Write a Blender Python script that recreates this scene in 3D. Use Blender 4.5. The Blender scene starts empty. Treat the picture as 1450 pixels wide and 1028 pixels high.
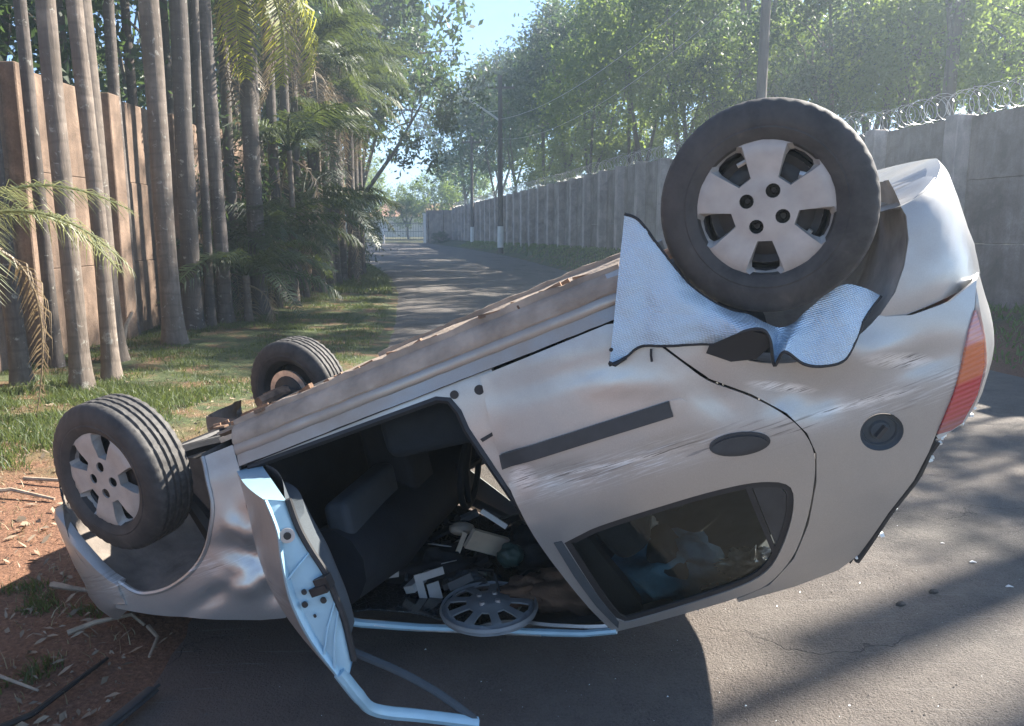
import bpy, math, random
import numpy as np
from mathutils import Vector, Matrix, noise
from mathutils.geometry import delaunay_2d_cdt

scene = bpy.context.scene
R_ = math.radians
rng = np.random.default_rng(7)
random.seed(7)

# ------------------------------------------------------------------ camera, sky, sun, exposure
CAM_H = 1.63
cam_data = bpy.data.cameras.new('camera')
cam_data.sensor_width = 36.0
cam_data.lens = 1090.0 / 1450.0 * 36.0
cam_data.clip_start = 0.05
cam_data.clip_end = 2000.0
cam = bpy.data.objects.new('camera', cam_data)
scene.collection.objects.link(cam)
cam.location = (0, 0, CAM_H)
cam.rotation_euler = (R_(90 - 9.55), 0, 0)
scene.camera = cam

SUN_AZ, SUN_EL = 60.0, 40.0
world = bpy.data.worlds.new('World')
scene.world = world
world.use_nodes = True
wn = world.node_tree.nodes; wl = world.node_tree.links
wn.clear()
w_out = wn.new('ShaderNodeOutputWorld'); w_bg = wn.new('ShaderNodeBackground')
w_sky = wn.new('ShaderNodeTexSky')
w_sky.sky_type = 'NISHITA'; w_sky.sun_disc = False
w_sky.sun_elevation = R_(SUN_EL); w_sky.sun_rotation = R_(SUN_AZ)
w_sky.air_density = 0.9; w_sky.dust_density = 0.0; w_sky.ozone_density = 5.0; w_sky.altitude = 1500
w_bg.inputs['Strength'].default_value = 0.075
wl.new(w_sky.outputs[0], w_bg.inputs['Color']); wl.new(w_bg.outputs[0], w_out.inputs['Surface'])

sun_data = bpy.data.lights.new('sun', 'SUN')
sun_data.energy = 5.0; sun_data.angle = R_(0.53); sun_data.color = (1.0, 0.93, 0.82)
sun = bpy.data.objects.new('sun', sun_data)
scene.collection.objects.link(sun)
sd = Vector((math.sin(R_(SUN_AZ)) * math.cos(R_(SUN_EL)), math.cos(R_(SUN_AZ)) * math.cos(R_(SUN_EL)), math.sin(R_(SUN_EL))))
sun.rotation_euler = sd.to_track_quat('Z', 'Y').to_euler()
sun.location = sd * 60

scene.view_settings.view_transform = 'Standard'
scene.view_settings.look = 'None'
scene.view_settings.gamma = 1.0
scene.view_settings.use_curve_mapping = False
scene.view_settings.exposure = 2.15
scene.cycles.max_bounces = 8
scene.cycles.transparent_max_bounces = 12
scene.cycles.use_denoising = True
scene.cycles.sample_clamp_indirect = 6.0

# ------------------------------------------------------------------ helpers
def link(o, parent=None):
    scene.collection.objects.link(o)
    if parent is not None: o.parent = parent
    return o

def tag(o, label=None, cat=None, group=None, kind=None):
    if label: o['label'] = label
    if cat: o['category'] = cat
    if group: o['group'] = group
    if kind: o['kind'] = kind
    return o

def empty(name, loc=(0, 0, 0), rz=0.0):
    o = bpy.data.objects.new(name, None); o.empty_display_size = 0.2
    link(o); o.location = loc; o.rotation_euler = (0, 0, rz)
    return o

def mk(name, V, F, mat=None, parent=None, smooth=True, sharp=None, fm=None):
    me = bpy.data.meshes.new(name)
    me.from_pydata([tuple(map(float, v)) for v in V], [], [tuple(map(int, f)) for f in F])
    mats = mat if isinstance(mat, (list, tuple)) else [mat]
    for m in mats:
        if m: me.materials.append(m)
    if fm is not None: me.polygons.foreach_set('material_index', np.asarray(fm, dtype=np.int32))
    if smooth: me.polygons.foreach_set('use_smooth', np.ones(len(me.polygons), dtype=bool))
    me.update()
    if sharp: me.set_sharp_from_angle(angle=R_(sharp))
    return link(bpy.data.objects.new(name, me), parent)

def mk_np(name, V, F, mat, parent=None, smooth=False):
    """fast mesh: V (n,3), F (m,k) arrays"""
    me = bpy.data.meshes.new(name)
    V = np.asarray(V, dtype=np.float32); F = np.asarray(F, dtype=np.int32)
    m, k = F.shape
    me.vertices.add(len(V)); me.vertices.foreach_set('co', V.ravel())
    me.loops.add(m * k); me.loops.foreach_set('vertex_index', F.ravel())
    me.polygons.add(m)
    me.polygons.foreach_set('loop_start', np.arange(0, m * k, k, dtype=np.int32))
    me.polygons.foreach_set('loop_total', np.full(m, k, dtype=np.int32))
    if smooth: me.polygons.foreach_set('use_smooth', np.ones(m, dtype=bool))
    me.update(calc_edges=True); me.validate()
    if mat: me.materials.append(mat)
    if name is None: return me
    return link(bpy.data.objects.new(name, me), parent)

def copy_of(src, parent=None, loc=None, rot=None, scale=None):
    c = src.copy(); link(c); c.parent = parent
    if loc is not None: c.location = loc
    if rot is not None: c.rotation_euler = rot
    if scale is not None: c.scale = scale
    return c

class MB:
    def __init__(s): s.V = []; s.F = []; s.M = []
    def add(s, V, F, mi=0):
        n = len(s.V); s.V += [tuple(v) for v in V]
        s.F += [tuple(i + n for i in f) for f in F]; s.M += [mi] * len(F)
    def box(s, c, d, rz=0.0, mi=0, rot=None):
        x, y, z = d[0] / 2, d[1] / 2, d[2] / 2
        P = [Vector((a * x, b * y, e * z)) for a in (-1, 1) for b in (-1, 1) for e in (-1, 1)]
        m = rot if rot is not None else Matrix.Rotation(rz, 3, 'Z')
        P = [m @ p + Vector(c) for p in P]
        s.add(P, [(0, 1, 3, 2), (4, 6, 7, 5), (0, 4, 5, 1), (2, 3, 7, 6), (0, 2, 6, 4), (1, 5, 7, 3)], mi)
    def tube(s, pts, rad, n=8, cap=True, mi=0, flat=None):
        pts = [Vector(p) for p in pts]; k = len(pts)
        rad = [rad] * k if not hasattr(rad, '__len__') else list(rad)
        V = []; prev = None
        for i, p in enumerate(pts):
            t = (pts[min(i + 1, k - 1)] - pts[max(i - 1, 0)]).normalized()
            if prev is None:
                a = Vector((0, 0, 1)) if abs(t.z) < 0.9 else Vector((1, 0, 0))
                prev = t.cross(a).normalized()
            nrm = (prev - t * prev.dot(t)).normalized(); prev = nrm
            b = t.cross(nrm)
            for j in range(n):
                an = 2 * math.pi * j / n
                V.append(p + (nrm * math.cos(an) + b * math.sin(an) * (flat or 1.0)) * rad[i])
        F = [(i * n + j, i * n + (j + 1) % n, (i + 1) * n + (j + 1) % n, (i + 1) * n + j) for i in range(k - 1) for j in range(n)]
        if cap: F += [tuple(range(n))[::-1], tuple((k - 1) * n + j for j in range(n))]
        s.add(V, F, mi)
    def lathe(s, prof, n=48, axis='Y', closed=False, mi=0, fn=None):
        V = []; k = len(prof)
        for j in range(n):
            a = 2 * math.pi * j / n; c, sn = math.cos(a), math.sin(a)
            for i, (y, r) in enumerate(prof):
                if fn: y, r = fn(i, j, y, r)
                V.append((r * c, y, r * sn) if axis == 'Y' else (r * c, r * sn, y))
        F = []
        for j in range(n):
            j2 = (j + 1) % n
            for i in range(k if closed else k - 1):
                i2 = (i + 1) % k
                F.append((j * k + i, j2 * k + i, j2 * k + i2, j * k + i2) if axis == 'Y' else (j * k + i, j * k + i2, j2 * k + i2, j2 * k + i))
        s.add(V, F, mi)
    def build(s, name, mat, parent=None, smooth=True, sharp=35):
        return mk(name, s.V, s.F, mat, parent, smooth, sharp if smooth else None, s.M if isinstance(mat, (list, tuple)) else None)

# ------------------------------------------------------------------ materials
def mat(name, build):
    m = bpy.data.materials.new(name); m.use_nodes = True
    nt = m.node_tree; bs = nt.nodes['Principled BSDF']
    build(nt, nt.nodes, nt.links, bs)
    return m
def N(nt, t, **kw):
    n = nt.nodes.new(t)
    for k, v in kw.items():
        if k in n.inputs: n.inputs[k].default_value = v
        else: setattr(n, k, v)
    return n
def coords(nt, kind='Object', scale=(1, 1, 1), rot=(0, 0, 0)):
    tc = nt.nodes.new('ShaderNodeTexCoord'); mp = nt.nodes.new('ShaderNodeMapping')
    mp.inputs['Scale'].default_value = scale; mp.inputs['Rotation'].default_value = rot
    if kind == 'World':
        g = nt.nodes.new('ShaderNodeNewGeometry'); nt.links.new(g.outputs['Position'], mp.inputs['Vector'])
    else: nt.links.new(tc.outputs[kind], mp.inputs['Vector'])
    return mp.outputs['Vector']
def noise_tex(nt, vec, scale, detail=5, rough=0.55, dist=0.0):
    n = nt.nodes.new('ShaderNodeTexNoise'); n.inputs['Scale'].default_value = scale
    n.inputs['Detail'].default_value = detail; n.inputs['Roughness'].default_value = rough
    n.inputs['Distortion'].default_value = dist
    nt.links.new(vec, n.inputs['Vector']); return n.outputs['Fac']
def ramp(nt, fac, stops):
    r = nt.nodes.new('ShaderNodeValToRGB'); e = r.color_ramp.elements
    while len(e) < len(stops): e.new(0.5)
    for i, (p, c) in enumerate(stops):
        e[i].position = p
        e[i].color = (c, c, c, 1) if not hasattr(c, '__len__') else (*c, 1)
    nt.links.new(fac, r.inputs['Fac']); return r.outputs['Color']
def mixc(nt, fac, a, b, blend='MIX'):
    m = nt.nodes.new('ShaderNodeMix'); m.data_type = 'RGBA'; m.blend_type = blend
    for sock, v in ((m.inputs[0], fac), (m.inputs[6], a), (m.inputs[7], b)):
        if hasattr(v, 'is_output'): nt.links.new(v, sock)
        elif hasattr(v, '__len__'): sock.default_value = (*v, 1) if len(v) == 3 else v
        else: sock.default_value = v
    return m.outputs[2]
def math_n(nt, op, a, b=0.0):
    m = nt.nodes.new('ShaderNodeMath'); m.operation = op
    for s_, v in ((m.inputs[0], a), (m.inputs[1], b)):
        if hasattr(v, 'is_output'): nt.links.new(v, s_)
        else: s_.default_value = v
    return m.outputs[0]
def bump(nt, bs, h, strength=0.3, dist=0.01):
    b = nt.nodes.new('ShaderNodeBump'); b.inputs['Strength'].default_value = strength; b.inputs['Distance'].default_value = dist
    nt.links.new(h, b.inputs['Height']); nt.links.new(b.outputs['Normal'], bs.inputs['Normal'])
def simple(name, col, rough=0.6, metal=0.0, var=0.15, scale=6.0, bmp=0.0, bscale=60.0, coat=0.0):
    def f(nt, n, l, bs):
        v = coords(nt)
        a = noise_tex(nt, v, scale)
        lo = tuple(c * (1 - var) for c in col); hi = tuple(min(1, c * (1 + var)) for c in col)
        l.new(ramp(nt, a, [(0.3, lo), (0.7, hi)]), bs.inputs['Base Color'])
        bs.inputs['Roughness'].default_value = rough; bs.inputs['Metallic'].default_value = metal
        bs.inputs['Coat Weight'].default_value = coat
        if bmp: bump(nt, bs, noise_tex(nt, v, bscale, 6), bmp, 0.01)
    return mat(name, f)

def paint(name, col, dust=(0.42, 0.36, 0.30), dust_amt=0.35, scratch=True):
    def f(nt, n, l, bs):
        v = coords(nt)
        big = noise_tex(nt, v, 2.2, 6, 0.6, 0.4)
        fine = noise_tex(nt, v, 420.0, 2)
        flake = ramp(nt, fine, [(0.3, tuple(c * 0.92 for c in col)), (0.7, tuple(min(1, c * 1.08) for c in col))])
        dm = ramp(nt, big, [(0.40, 0.0), (0.78, dust_amt)])
        # mud thrown low on the body (towards the sill)
        sep = nt.nodes.new('ShaderNodeSeparateXYZ'); l.new(v, sep.inputs[0])
        low = nt.nodes.new('ShaderNodeMapRange'); low.inputs[1].default_value = 0.50; low.inputs[2].default_value = 0.16
        low.inputs[3].default_value = 0.0; low.inputs[4].default_value = 0.55; l.new(sep.outputs[2], low.inputs[0])
        dsum = math_n(nt, 'MINIMUM', math_n(nt, 'ADD', dm, math_n(nt, 'MULTIPLY', low.outputs[0], ramp(nt, noise_tex(nt, v, 7, 5), [(0.3, 0.3), (0.7, 1.0)]))), 0.85)
        c = mixc(nt, dsum, flake, dust)
        rough = math_n(nt, 'ADD', 0.31, math_n(nt, 'MULTIPLY', dsum, 0.45))
        met = math_n(nt, 'SUBTRACT', 0.66, math_n(nt, 'MULTIPLY', dsum, 0.6))
        if scratch:
            sv = coords(nt, scale=(9, 1.0, 210.0), rot=(0, R_(5), 0))
            sn = noise_tex(nt, sv, 1.0, 4, 0.6)
            reg = noise_tex(nt, v, 3.1, 2)
            # bands where the body slid: along the shoulder line and over the rear wheel
            band = nt.nodes.new('ShaderNodeMapRange'); band.interpolation_type = 'SMOOTHSTEP'
            d = math_n(nt, 'ABSOLUTE', math_n(nt, 'SUBTRACT', sep.outputs[2], math_n(nt, 'ADD', 0.56, math_n(nt, 'MULTIPLY', sep.outputs[0], 0.095))))
            l.new(d, band.inputs[0]); band.inputs[1].default_value = 0.075; band.inputs[2].default_value = 0.0
            band.inputs[3].default_value = 0.0; band.inputs[4].default_value = 1.0
            k = math_n(nt, 'MULTIPLY', band.outputs[0], math_n(nt, 'MULTIPLY', ramp(nt, reg, [(0.38, 0.15), (0.6, 1.0)]), ramp(nt, sn, [(0.53, 0.0), (0.60, 0.9)])))
            c = mixc(nt, k, c, (0.60, 0.60, 0.59))
            k2 = math_n(nt, 'MULTIPLY', band.outputs[0], ramp(nt, noise_tex(nt, sv, 0.6, 3, 0.5), [(0.60, 0.0), (0.70, 0.7)]))
            c = mixc(nt, k2, c, (0.10, 0.095, 0.09))
            # deep scrapes: one over the rear wheel, one along the door's shoulder line
            for (u0, z0, su, sz, tl) in ((2.50, .785, .17, .016, .10), (1.74, .712, .30, .010, .12), (2.62, .70, .10, .030, .4), (1.47, .66, .05, .05, .0), (2.30, .66, .10, .02, .5)):
                du = math_n(nt, 'SUBTRACT', sep.outputs[0], u0); dz = math_n(nt, 'SUBTRACT', math_n(nt, 'SUBTRACT', sep.outputs[2], z0), math_n(nt, 'MULTIPLY', du, tl))
                qd = math_n(nt, 'ADD', math_n(nt, 'POWER', math_n(nt, 'ABSOLUTE', math_n(nt, 'DIVIDE', du, su)), 2.0), math_n(nt, 'POWER', math_n(nt, 'ABSOLUTE', math_n(nt, 'DIVIDE', dz, sz)), 2.0))
                mk_ = math_n(nt, 'MULTIPLY', ramp(nt, qd, [(0.0, 1.0), (1.0, 0.0)]), ramp(nt, noise_tex(nt, sv, 1.3, 5, 0.7), [(0.44, 0.0), (0.50, 1.0)]))
                c = mixc(nt, mk_, c, (0.70, 0.70, 0.69))
                mk2 = math_n(nt, 'MULTIPLY', ramp(nt, qd, [(0.2, 1.0), (1.0, 0.0)]), ramp(nt, noise_tex(nt, sv, 0.8, 5, 0.7), [(0.57, 0.0), (0.61, 0.9)]))
                c = mixc(nt, mk2, c, (0.07, 0.065, 0.06))
            met = math_n(nt, 'MULTIPLY', met, math_n(nt, 'SUBTRACT', 1.0, k))
        l.new(c, bs.inputs['Base Color']); l.new(rough, bs.inputs['Roughness']); l.new(met, bs.inputs['Metallic'])
        bs.inputs['Coat Weight'].default_value = 0.2; bs.inputs['Coat Roughness'].default_value = 0.12
        bump(nt, bs, noise_tex(nt, v, 5.0, 3), 0.08, 0.02)
    return mat(name, f)

P_SILVER = paint('silver_paint', (0.41, 0.405, 0.395), (0.26, 0.225, 0.18), 0.45)
P_SILL = paint('dusty_silver_paint', (0.36, 0.335, 0.30), (0.27, 0.21, 0.16), 0.9, False)
P_SKYTINT = simple('sky_tinted_silver', (0.28, 0.44, 0.53), 0.45, 0.2, 0.06, 12, 0.05, 40, 0.2)  # silver paint with its reflected blue sky put into the colour
P_DUSTY = simple('dusty_underbody', (0.30, 0.235, 0.18), 0.85, 0.0, 0.35, 9, 0.5, 45)
M_RUST = simple('rusty_steel', (0.20, 0.12, 0.075), 0.85, 0.1, 0.5, 22, 0.6, 90)
M_DARKST = simple('dark_steel', (0.035, 0.034, 0.035), 0.55, 0.5, 0.3, 25)
M_BRIGHT = simple('bare_metal', (0.62, 0.58, 0.53), 0.38, 0.8, 0.2, 30)
M_RUBBER = simple('rubber_seal', (0.018, 0.018, 0.02), 0.6, 0, 0.2, 30)
M_PLASTIC = simple('black_plastic', (0.030, 0.032, 0.035), 0.5, 0, 0.2, 20, 0.08, 200)
M_TRIMGREY = simple('grey_trim', (0.045, 0.056, 0.066), 0.75, 0, 0.15, 10, 0.15, 180)
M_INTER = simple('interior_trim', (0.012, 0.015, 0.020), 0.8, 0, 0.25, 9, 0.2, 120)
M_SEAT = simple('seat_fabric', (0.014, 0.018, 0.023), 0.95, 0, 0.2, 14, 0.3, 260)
M_LINER = simple('arch_liner', (0.165, 0.14, 0.12), 0.85, 0, 0.35, 8, 0.35, 50)
M_LINER_GLARE = simple('glare_pale_liner', (0.40, 0.38, 0.355), 0.9, 0, 0.3, 8, 0.35, 50)  # sun glare put into the grey, paler than the front liner
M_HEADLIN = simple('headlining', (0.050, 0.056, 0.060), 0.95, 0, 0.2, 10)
M_COVER = simple('wheel_cover_plastic', (0.36, 0.33, 0.30), 0.5, 0.1, 0.16, 14, 0.06, 60)
M_COVER2 = simple('loose_cover_plastic', (0.20, 0.21, 0.215), 0.45, 0.1, 0.1, 14)
M_PALECOV = simple('wheel_cover_wall', (0.34, 0.33, 0.31), 0.6, 0.1, 0.25, 20)
M_CONCPOLE = simple('pole_concrete', (0.11, 0.095, 0.085), 0.9, 0, 0.15, 3, 0.2, 40)
M_WHITEWASH = simple('whitewash', (0.72, 0.70, 0.66), 0.85, 0, 0.08, 4)
M_WIRE = simple('dark_cable', (0.03, 0.03, 0.032), 0.6)
M_STEELWIRE = simple('galvanised_wire', (0.42, 0.42, 0.43), 0.4, 0.7, 0.2, 3)
M_CREAM = simple('cream_plastic', (0.55, 0.47, 0.36), 0.5, 0, 0.15, 12)
M_PAPER = simple('pale_card', (0.42, 0.41, 0.39), 0.8, 0, 0.15, 20)
M_BLUE = simple('blue_cloth', (0.060, 0.15, 0.23), 0.85, 0, 0.3, 12, 0.3, 120)
M_BROWN = simple('brown_cloth', (0.12, 0.07, 0.045), 0.95, 0, 0.3, 10, 0.3, 90)
M_GREEN = simple('green_cap', (0.03, 0.065, 0.06), 0.5, 0, 0.2, 10)
M_STICK = simple('dry_wood', (0.30, 0.235, 0.17), 0.9, 0, 0.3, 12, 0.3, 60)
M_DRYLEAF = simple('dry_leaf', (0.23, 0.175, 0.12), 0.85, 0, 0.35, 5)
M_GATE = simple('grey_gate_paint', (0.16, 0.17, 0.18), 0.6)
M_HOUSE = simple('house_plaster', (0.62, 0.58, 0.52), 0.9, 0, 0.1, 2)
M_ROOF = simple('clay_roof', (0.36, 0.20, 0.13), 0.9, 0, 0.2, 4)
M_STONE = simple('dark_stone', (0.05, 0.045, 0.042), 0.9, 0, 0.3, 40)
M_CRUMB = simple('broken_glass', (0.80, 0.86, 0.86), 0.12, 0, 0.05, 40)

def f_tyre(nt, n, l, bs):
    v = coords(nt)
    a = noise_tex(nt, v, 14, 6, 0.65)
    l.new(ramp(nt, a, [(0.35, (0.014, 0.014, 0.015)), (0.62, (0.036, 0.033, 0.031)), (0.8, (0.10, 0.085, 0.07))]), bs.inputs['Base Color'])
    sp = nt.nodes.new('ShaderNodeSeparateXYZ'); l.new(v, sp.inputs[0])
    rad = math_n(nt, 'SQRT', math_n(nt, 'ADD', math_n(nt, 'MULTIPLY', sp.outputs[0], sp.outputs[0]), math_n(nt, 'MULTIPLY', sp.outputs[2], sp.outputs[2])))
    mr = nt.nodes.new('ShaderNodeMapRange'); l.new(rad, mr.inputs[0]); mr.inputs[1].default_value = 0.276; mr.inputs[2].default_value = 0.287; mr.inputs[4].default_value = 0.8  # tread band paler: dust, plus the sun's sheen put into the colour
    base = mixc(nt, ramp(nt, noise_tex(nt, v, 5, 5, 0.65, 0.6), [(0.42, 0.0), (0.7, 0.8)]), ramp(nt, a, [(0.35, (0.016, 0.016, 0.017)), (0.62, (0.040, 0.037, 0.035)), (0.8, (0.10, 0.085, 0.07))]), (0.070, 0.064, 0.059))
    l.new(mixc(nt, mr.outputs[0], base, ramp(nt, noise_tex(nt, v, 60, 4), [(0.35, (0.045, 0.042, 0.040)), (0.65, (0.095, 0.088, 0.080))])), bs.inputs['Base Color'])
    bs.inputs['Roughness'].default_value = 0.72
    bump(nt, bs, noise_tex(nt, v, 150, 4), 0.15, 0.004)
M_TYRE = mat('tyre_rubber', f_tyre)

def f_foil(nt, n, l, bs):
    v = coords(nt, rot=(0, R_(20), 0))
    w = nt.nodes.new('ShaderNodeTexWave'); w.inputs['Scale'].default_value = 62; w.inputs['Distortion'].default_value = 1.6; w.inputs['Detail'].default_value = 2
    w.bands_direction = 'Z'; l.new(v, w.inputs['Vector'])
    w2 = nt.nodes.new('ShaderNodeTexWave'); w2.inputs['Scale'].default_value = 40; w2.inputs['Distortion'].default_value = 2.5
    w2.bands_direction = 'X'; l.new(v, w2.inputs['Vector'])
    q = math_n(nt, 'MULTIPLY', w.outputs['Fac'], math_n(nt, 'ADD', w2.outputs['Fac'], 0.35))
    l.new(ramp(nt, q, [(0.0, (0.42, 0.54, 0.64)), (0.4, (0.55, 0.66, 0.74)), (0.9, (0.62, 0.72, 0.79))]), bs.inputs['Base Color'])  # the blue sky that the silver foil reflects is put into its colour
    bs.inputs['Metallic'].default_value = 0.55; bs.inputs['Roughness'].default_value = 0.42
    cz_ = nt.nodes.new('ShaderNodeTexVoronoi'); cz_.feature = 'DISTANCE_TO_EDGE'; cz_.inputs['Scale'].default_value = 13; l.new(v, cz_.inputs['Vector'])
    h = math_n(nt, 'ADD', math_n(nt, 'MULTIPLY', q, 0.45), math_n(nt, 'ADD', math_n(nt, 'MULTIPLY', noise_tex(nt, v, 18, 5), 2.2), math_n(nt, 'MULTIPLY', cz_.outputs['Distance'], 4.0)))
    bump(nt, bs, h, 0.6, 0.006)
M_FOIL = mat('sky_tinted_foil', f_foil)
M_PIPING = simple('black_binding', (0.015, 0.015, 0.017), 0.75)

def f_glass(nt, n, l, bs):
    out = nt.nodes['Material Output']
    tr = N(nt, 'ShaderNodeBsdfTransparent'); tr.inputs['Color'].default_value = (0.84, 0.90, 0.89, 1)
    gl = N(nt, 'ShaderNodeBsdfGlossy'); gl.inputs['Color'].default_value = (0.8, 0.9, 0.9, 1); gl.inputs['Roughness'].default_value = 0.03
    fr = N(nt, 'ShaderNodeFresnel'); fr.inputs['IOR'].default_value = 1.5
    mx = N(nt, 'ShaderNodeMixShader'); l.new(fr.outputs[0], mx.inputs[0]); l.new(tr.outputs[0], mx.inputs[1]); l.new(gl.outputs[0], mx.inputs[2])
    l.new(mx.outputs[0], out.inputs['Surface'])
M_GLASS = mat('car_glass', f_glass)
def f_cglass(nt, n, l, bs):
    v = coords(nt)
    vo = nt.nodes.new('ShaderNodeTexVoronoi'); vo.feature = 'DISTANCE_TO_EDGE'; vo.inputs['Scale'].default_value = 34; l.new(v, vo.inputs['Vector'])
    l.new(ramp(nt, vo.outputs['Distance'], [(0.0, (0.10, 0.115, 0.12)), (0.03, (0.02, 0.025, 0.028))]), bs.inputs['Base Color'])
    bs.inputs['Roughness'].default_value = 0.12
M_CGLASS = mat('cracked_dark_glass', f_cglass)
def f_tail(nt, n, l, bs):
    v = coords(nt)
    sep = nt.nodes.new('ShaderNodeSeparateXYZ'); l.new(v, sep.inputs[0])
    mr = nt.nodes.new('ShaderNodeMapRange'); l.new(sep.outputs[2], mr.inputs[0]); mr.inputs[1].default_value = 0.64; mr.inputs[2].default_value = 0.97
    l.new(ramp(nt, mr.outputs[0], [(0.0, (0.62, 0.30, 0.28)), (0.27, (0.60, 0.26, 0.25)), (0.31, (0.62, 0.16, 0.05)), (0.56, (0.60, 0.14, 0.045)), (0.60, (0.50, 0.035, 0.035)), (0.85, (0.42, 0.05, 0.05)), (0.92, (0.30, 0.10, 0.10))]), bs.inputs['Base Color'])
    bs.inputs['Roughness'].default_value = 0.12; bs.inputs['Coat Weight'].default_value = 1.0
    w = nt.nodes.new('ShaderNodeTexWave'); w.inputs['Scale'].default_value = 22; w.bands_direction = 'Z'; l.new(v, w.inputs['Vector'])
    bump(nt, bs, w.outputs['Fac'], 0.7, 0.006)
M_TAIL = mat('tail_light_lens', f_tail)

def f_asphalt(nt, n, l, bs):
    v = coords(nt, 'World')
    fine = noise_tex(nt, v, 260, 3, 0.7); mid = noise_tex(nt, v, 26, 5, 0.6); big = noise_tex(nt, v, 0.9, 6, 0.6, 0.5)
    c = ramp(nt, fine, [(0.32, (0.070, 0.062, 0.057)), (0.55, (0.150, 0.135, 0.122)), (0.74, (0.30, 0.27, 0.24))])
    c = mixc(nt, ramp(nt, mid, [(0.35, 0.0), (0.75, 0.55)]), c, (0.085, 0.075, 0.069))
    agg = noise_tex(nt, v, 95, 3, 0.6)
    c = mixc(nt, ramp(nt, agg, [(0.36, 0.75), (0.47, 0.0)]), c, (0.045, 0.040, 0.037))
    c = mixc(nt, ramp(nt, noise_tex(nt, v, 3.4, 6, 0.7), [(0.40, 0.0), (0.70, 0.6)]), c, (0.20, 0.18, 0.158))
    # red soil carried on to the road, strongest along its left edge
    sep = nt.nodes.new('ShaderNodeSeparateXYZ'); l.new(v, sep.inputs[0])
    mr = nt.nodes.new('ShaderNodeMapRange'); l.new(sep.outputs[0], mr.inputs[0]); mr.inputs[1].default_value = 1.5; mr.inputs[2].default_value = -1.6
    mr.inputs[3].default_value = 0.0; mr.inputs[4].default_value = 0.7
    k = math_n(nt, 'ADD', math_n(nt, 'MULTIPLY', ramp(nt, big, [(0.3, 0.0), (0.7, 0.8)]), 0.3), mr.outputs[0])
    ny = nt.nodes.new('ShaderNodeMapRange'); l.new(sep.outputs[1], ny.inputs[0]); ny.inputs[1].default_value = 12.0; ny.inputs[2].default_value = 6.0; ny.inputs[3].default_value = 0.12
    k = math_n(nt, 'MULTIPLY', k, ny.outputs[0])
    c = mixc(nt, k, c, (0.120, 0.078, 0.056))
    # gouges left by the sliding car
    gv = coords(nt, 'World', (2.0, 46.0, 1.0), (0, 0, R_(-14)))
    gm = math_n(nt, 'MULTIPLY', ramp(nt, noise_tex(nt, gv, 1.0, 4, 0.6), [(0.60, 0.0), (0.66, 0.7)]), ramp(nt, noise_tex(nt, v, 0.9, 2), [(0.46, 0.0), (0.60, 1.0)]))
    c = mixc(nt, gm, c, (0.20, 0.185, 0.17))
    st_ = noise_tex(nt, v, 0.75, 4, 0.55, 1.0)
    c = mixc(nt, ramp(nt, st_, [(0.56, 0.0), (0.66, 0.5)]), c, (0.040, 0.036, 0.034))
    vo = nt.nodes.new('ShaderNodeTexVoronoi'); vo.feature = 'DISTANCE_TO_EDGE'; vo.inputs['Scale'].default_value = 0.8
    dv = nt.nodes.new('ShaderNodeVectorMath'); dv.operation = 'ADD'
    nn = nt.nodes.new('ShaderNodeTexNoise'); nn.inputs['Scale'].default_value = 2.5; nn.inputs['Detail'].default_value = 6; l.new(v, nn.inputs['Vector'])
    l.new(v, dv.inputs[0]); l.new(nn.outputs['Color'], dv.inputs[1]); l.new(dv.outputs[0], vo.inputs['Vector'])
    cr = math_n(nt, 'MULTIPLY', ramp(nt, vo.outputs['Distance'], [(0.0, 1.0), (0.008, 0.0)]), ramp(nt, noise_tex(nt, v, 1.1, 2), [(0.48, 0.0), (0.62, 0.8)]))
    c = mixc(nt, cr, c, (0.035, 0.03, 0.028))
    l.new(c, bs.inputs['Base Color'])
    bs.inputs['Roughness'].default_value = 0.88
    h = math_n(nt, 'SUBTRACT', math_n(nt, 'ADD', math_n(nt, 'MULTIPLY', fine, 0.6), math_n(nt, 'ADD', math_n(nt, 'MULTIPLY', mid, 1.0), math_n(nt, 'MULTIPLY', agg, 1.4))), cr)
    bump(nt, bs, h, 0.9, 0.014)
M_ASPHALT = mat('asphalt', f_asphalt)

def f_soil(nt, n, l, bs):
    v = coords(nt, 'World')
    fine = noise_tex(nt, v, 60, 6, 0.7); big = noise_tex(nt, v, 1.6, 5, 0.6)
    c = ramp(nt, fine, [(0.3, (0.085, 0.042, 0.025)), (0.55, (0.205, 0.100, 0.056)), (0.75, (0.32, 0.185, 0.115))])
    sep = nt.nodes.new('ShaderNodeSeparateXYZ'); l.new(v, sep.inputs[0])
    yy = math_n(nt, 'ADD', sep.outputs[1], math_n(nt, 'MULTIPLY', sep.outputs[0], -0.55))
    mr = nt.nodes.new('ShaderNodeMapRange'); l.new(math_n(nt, 'ADD', yy, math_n(nt, 'MULTIPLY', big, 3.0)), mr.inputs[0])
    mr.inputs[1].default_value = 7.6; mr.inputs[2].default_value = 9.2
    g = ramp(nt, noise_tex(nt, v, 9, 5, 0.65), [(0.3, (0.035, 0.048, 0.016)), (0.55, (0.065, 0.085, 0.028)), (0.75, (0.14, 0.12, 0.06))])
    gm = math_n(nt, 'MULTIPLY', mr.outputs[0], ramp(nt, noise_tex(nt, v, 2.3, 5, 0.6), [(0.36, 0.25), (0.52, 1.0)]))
    l.new(mixc(nt, gm, c, g), bs.inputs['Base Color'])
    bs.inputs['Roughness'].default_value = 0.95
    bump(nt, bs, math_n(nt, 'ADD', fine, math_n(nt, 'MULTIPLY', noise_tex(nt, v, 12, 4), 2.0)), 0.9, 0.02)
M_SOIL = mat('red_soil', f_soil)

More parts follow.
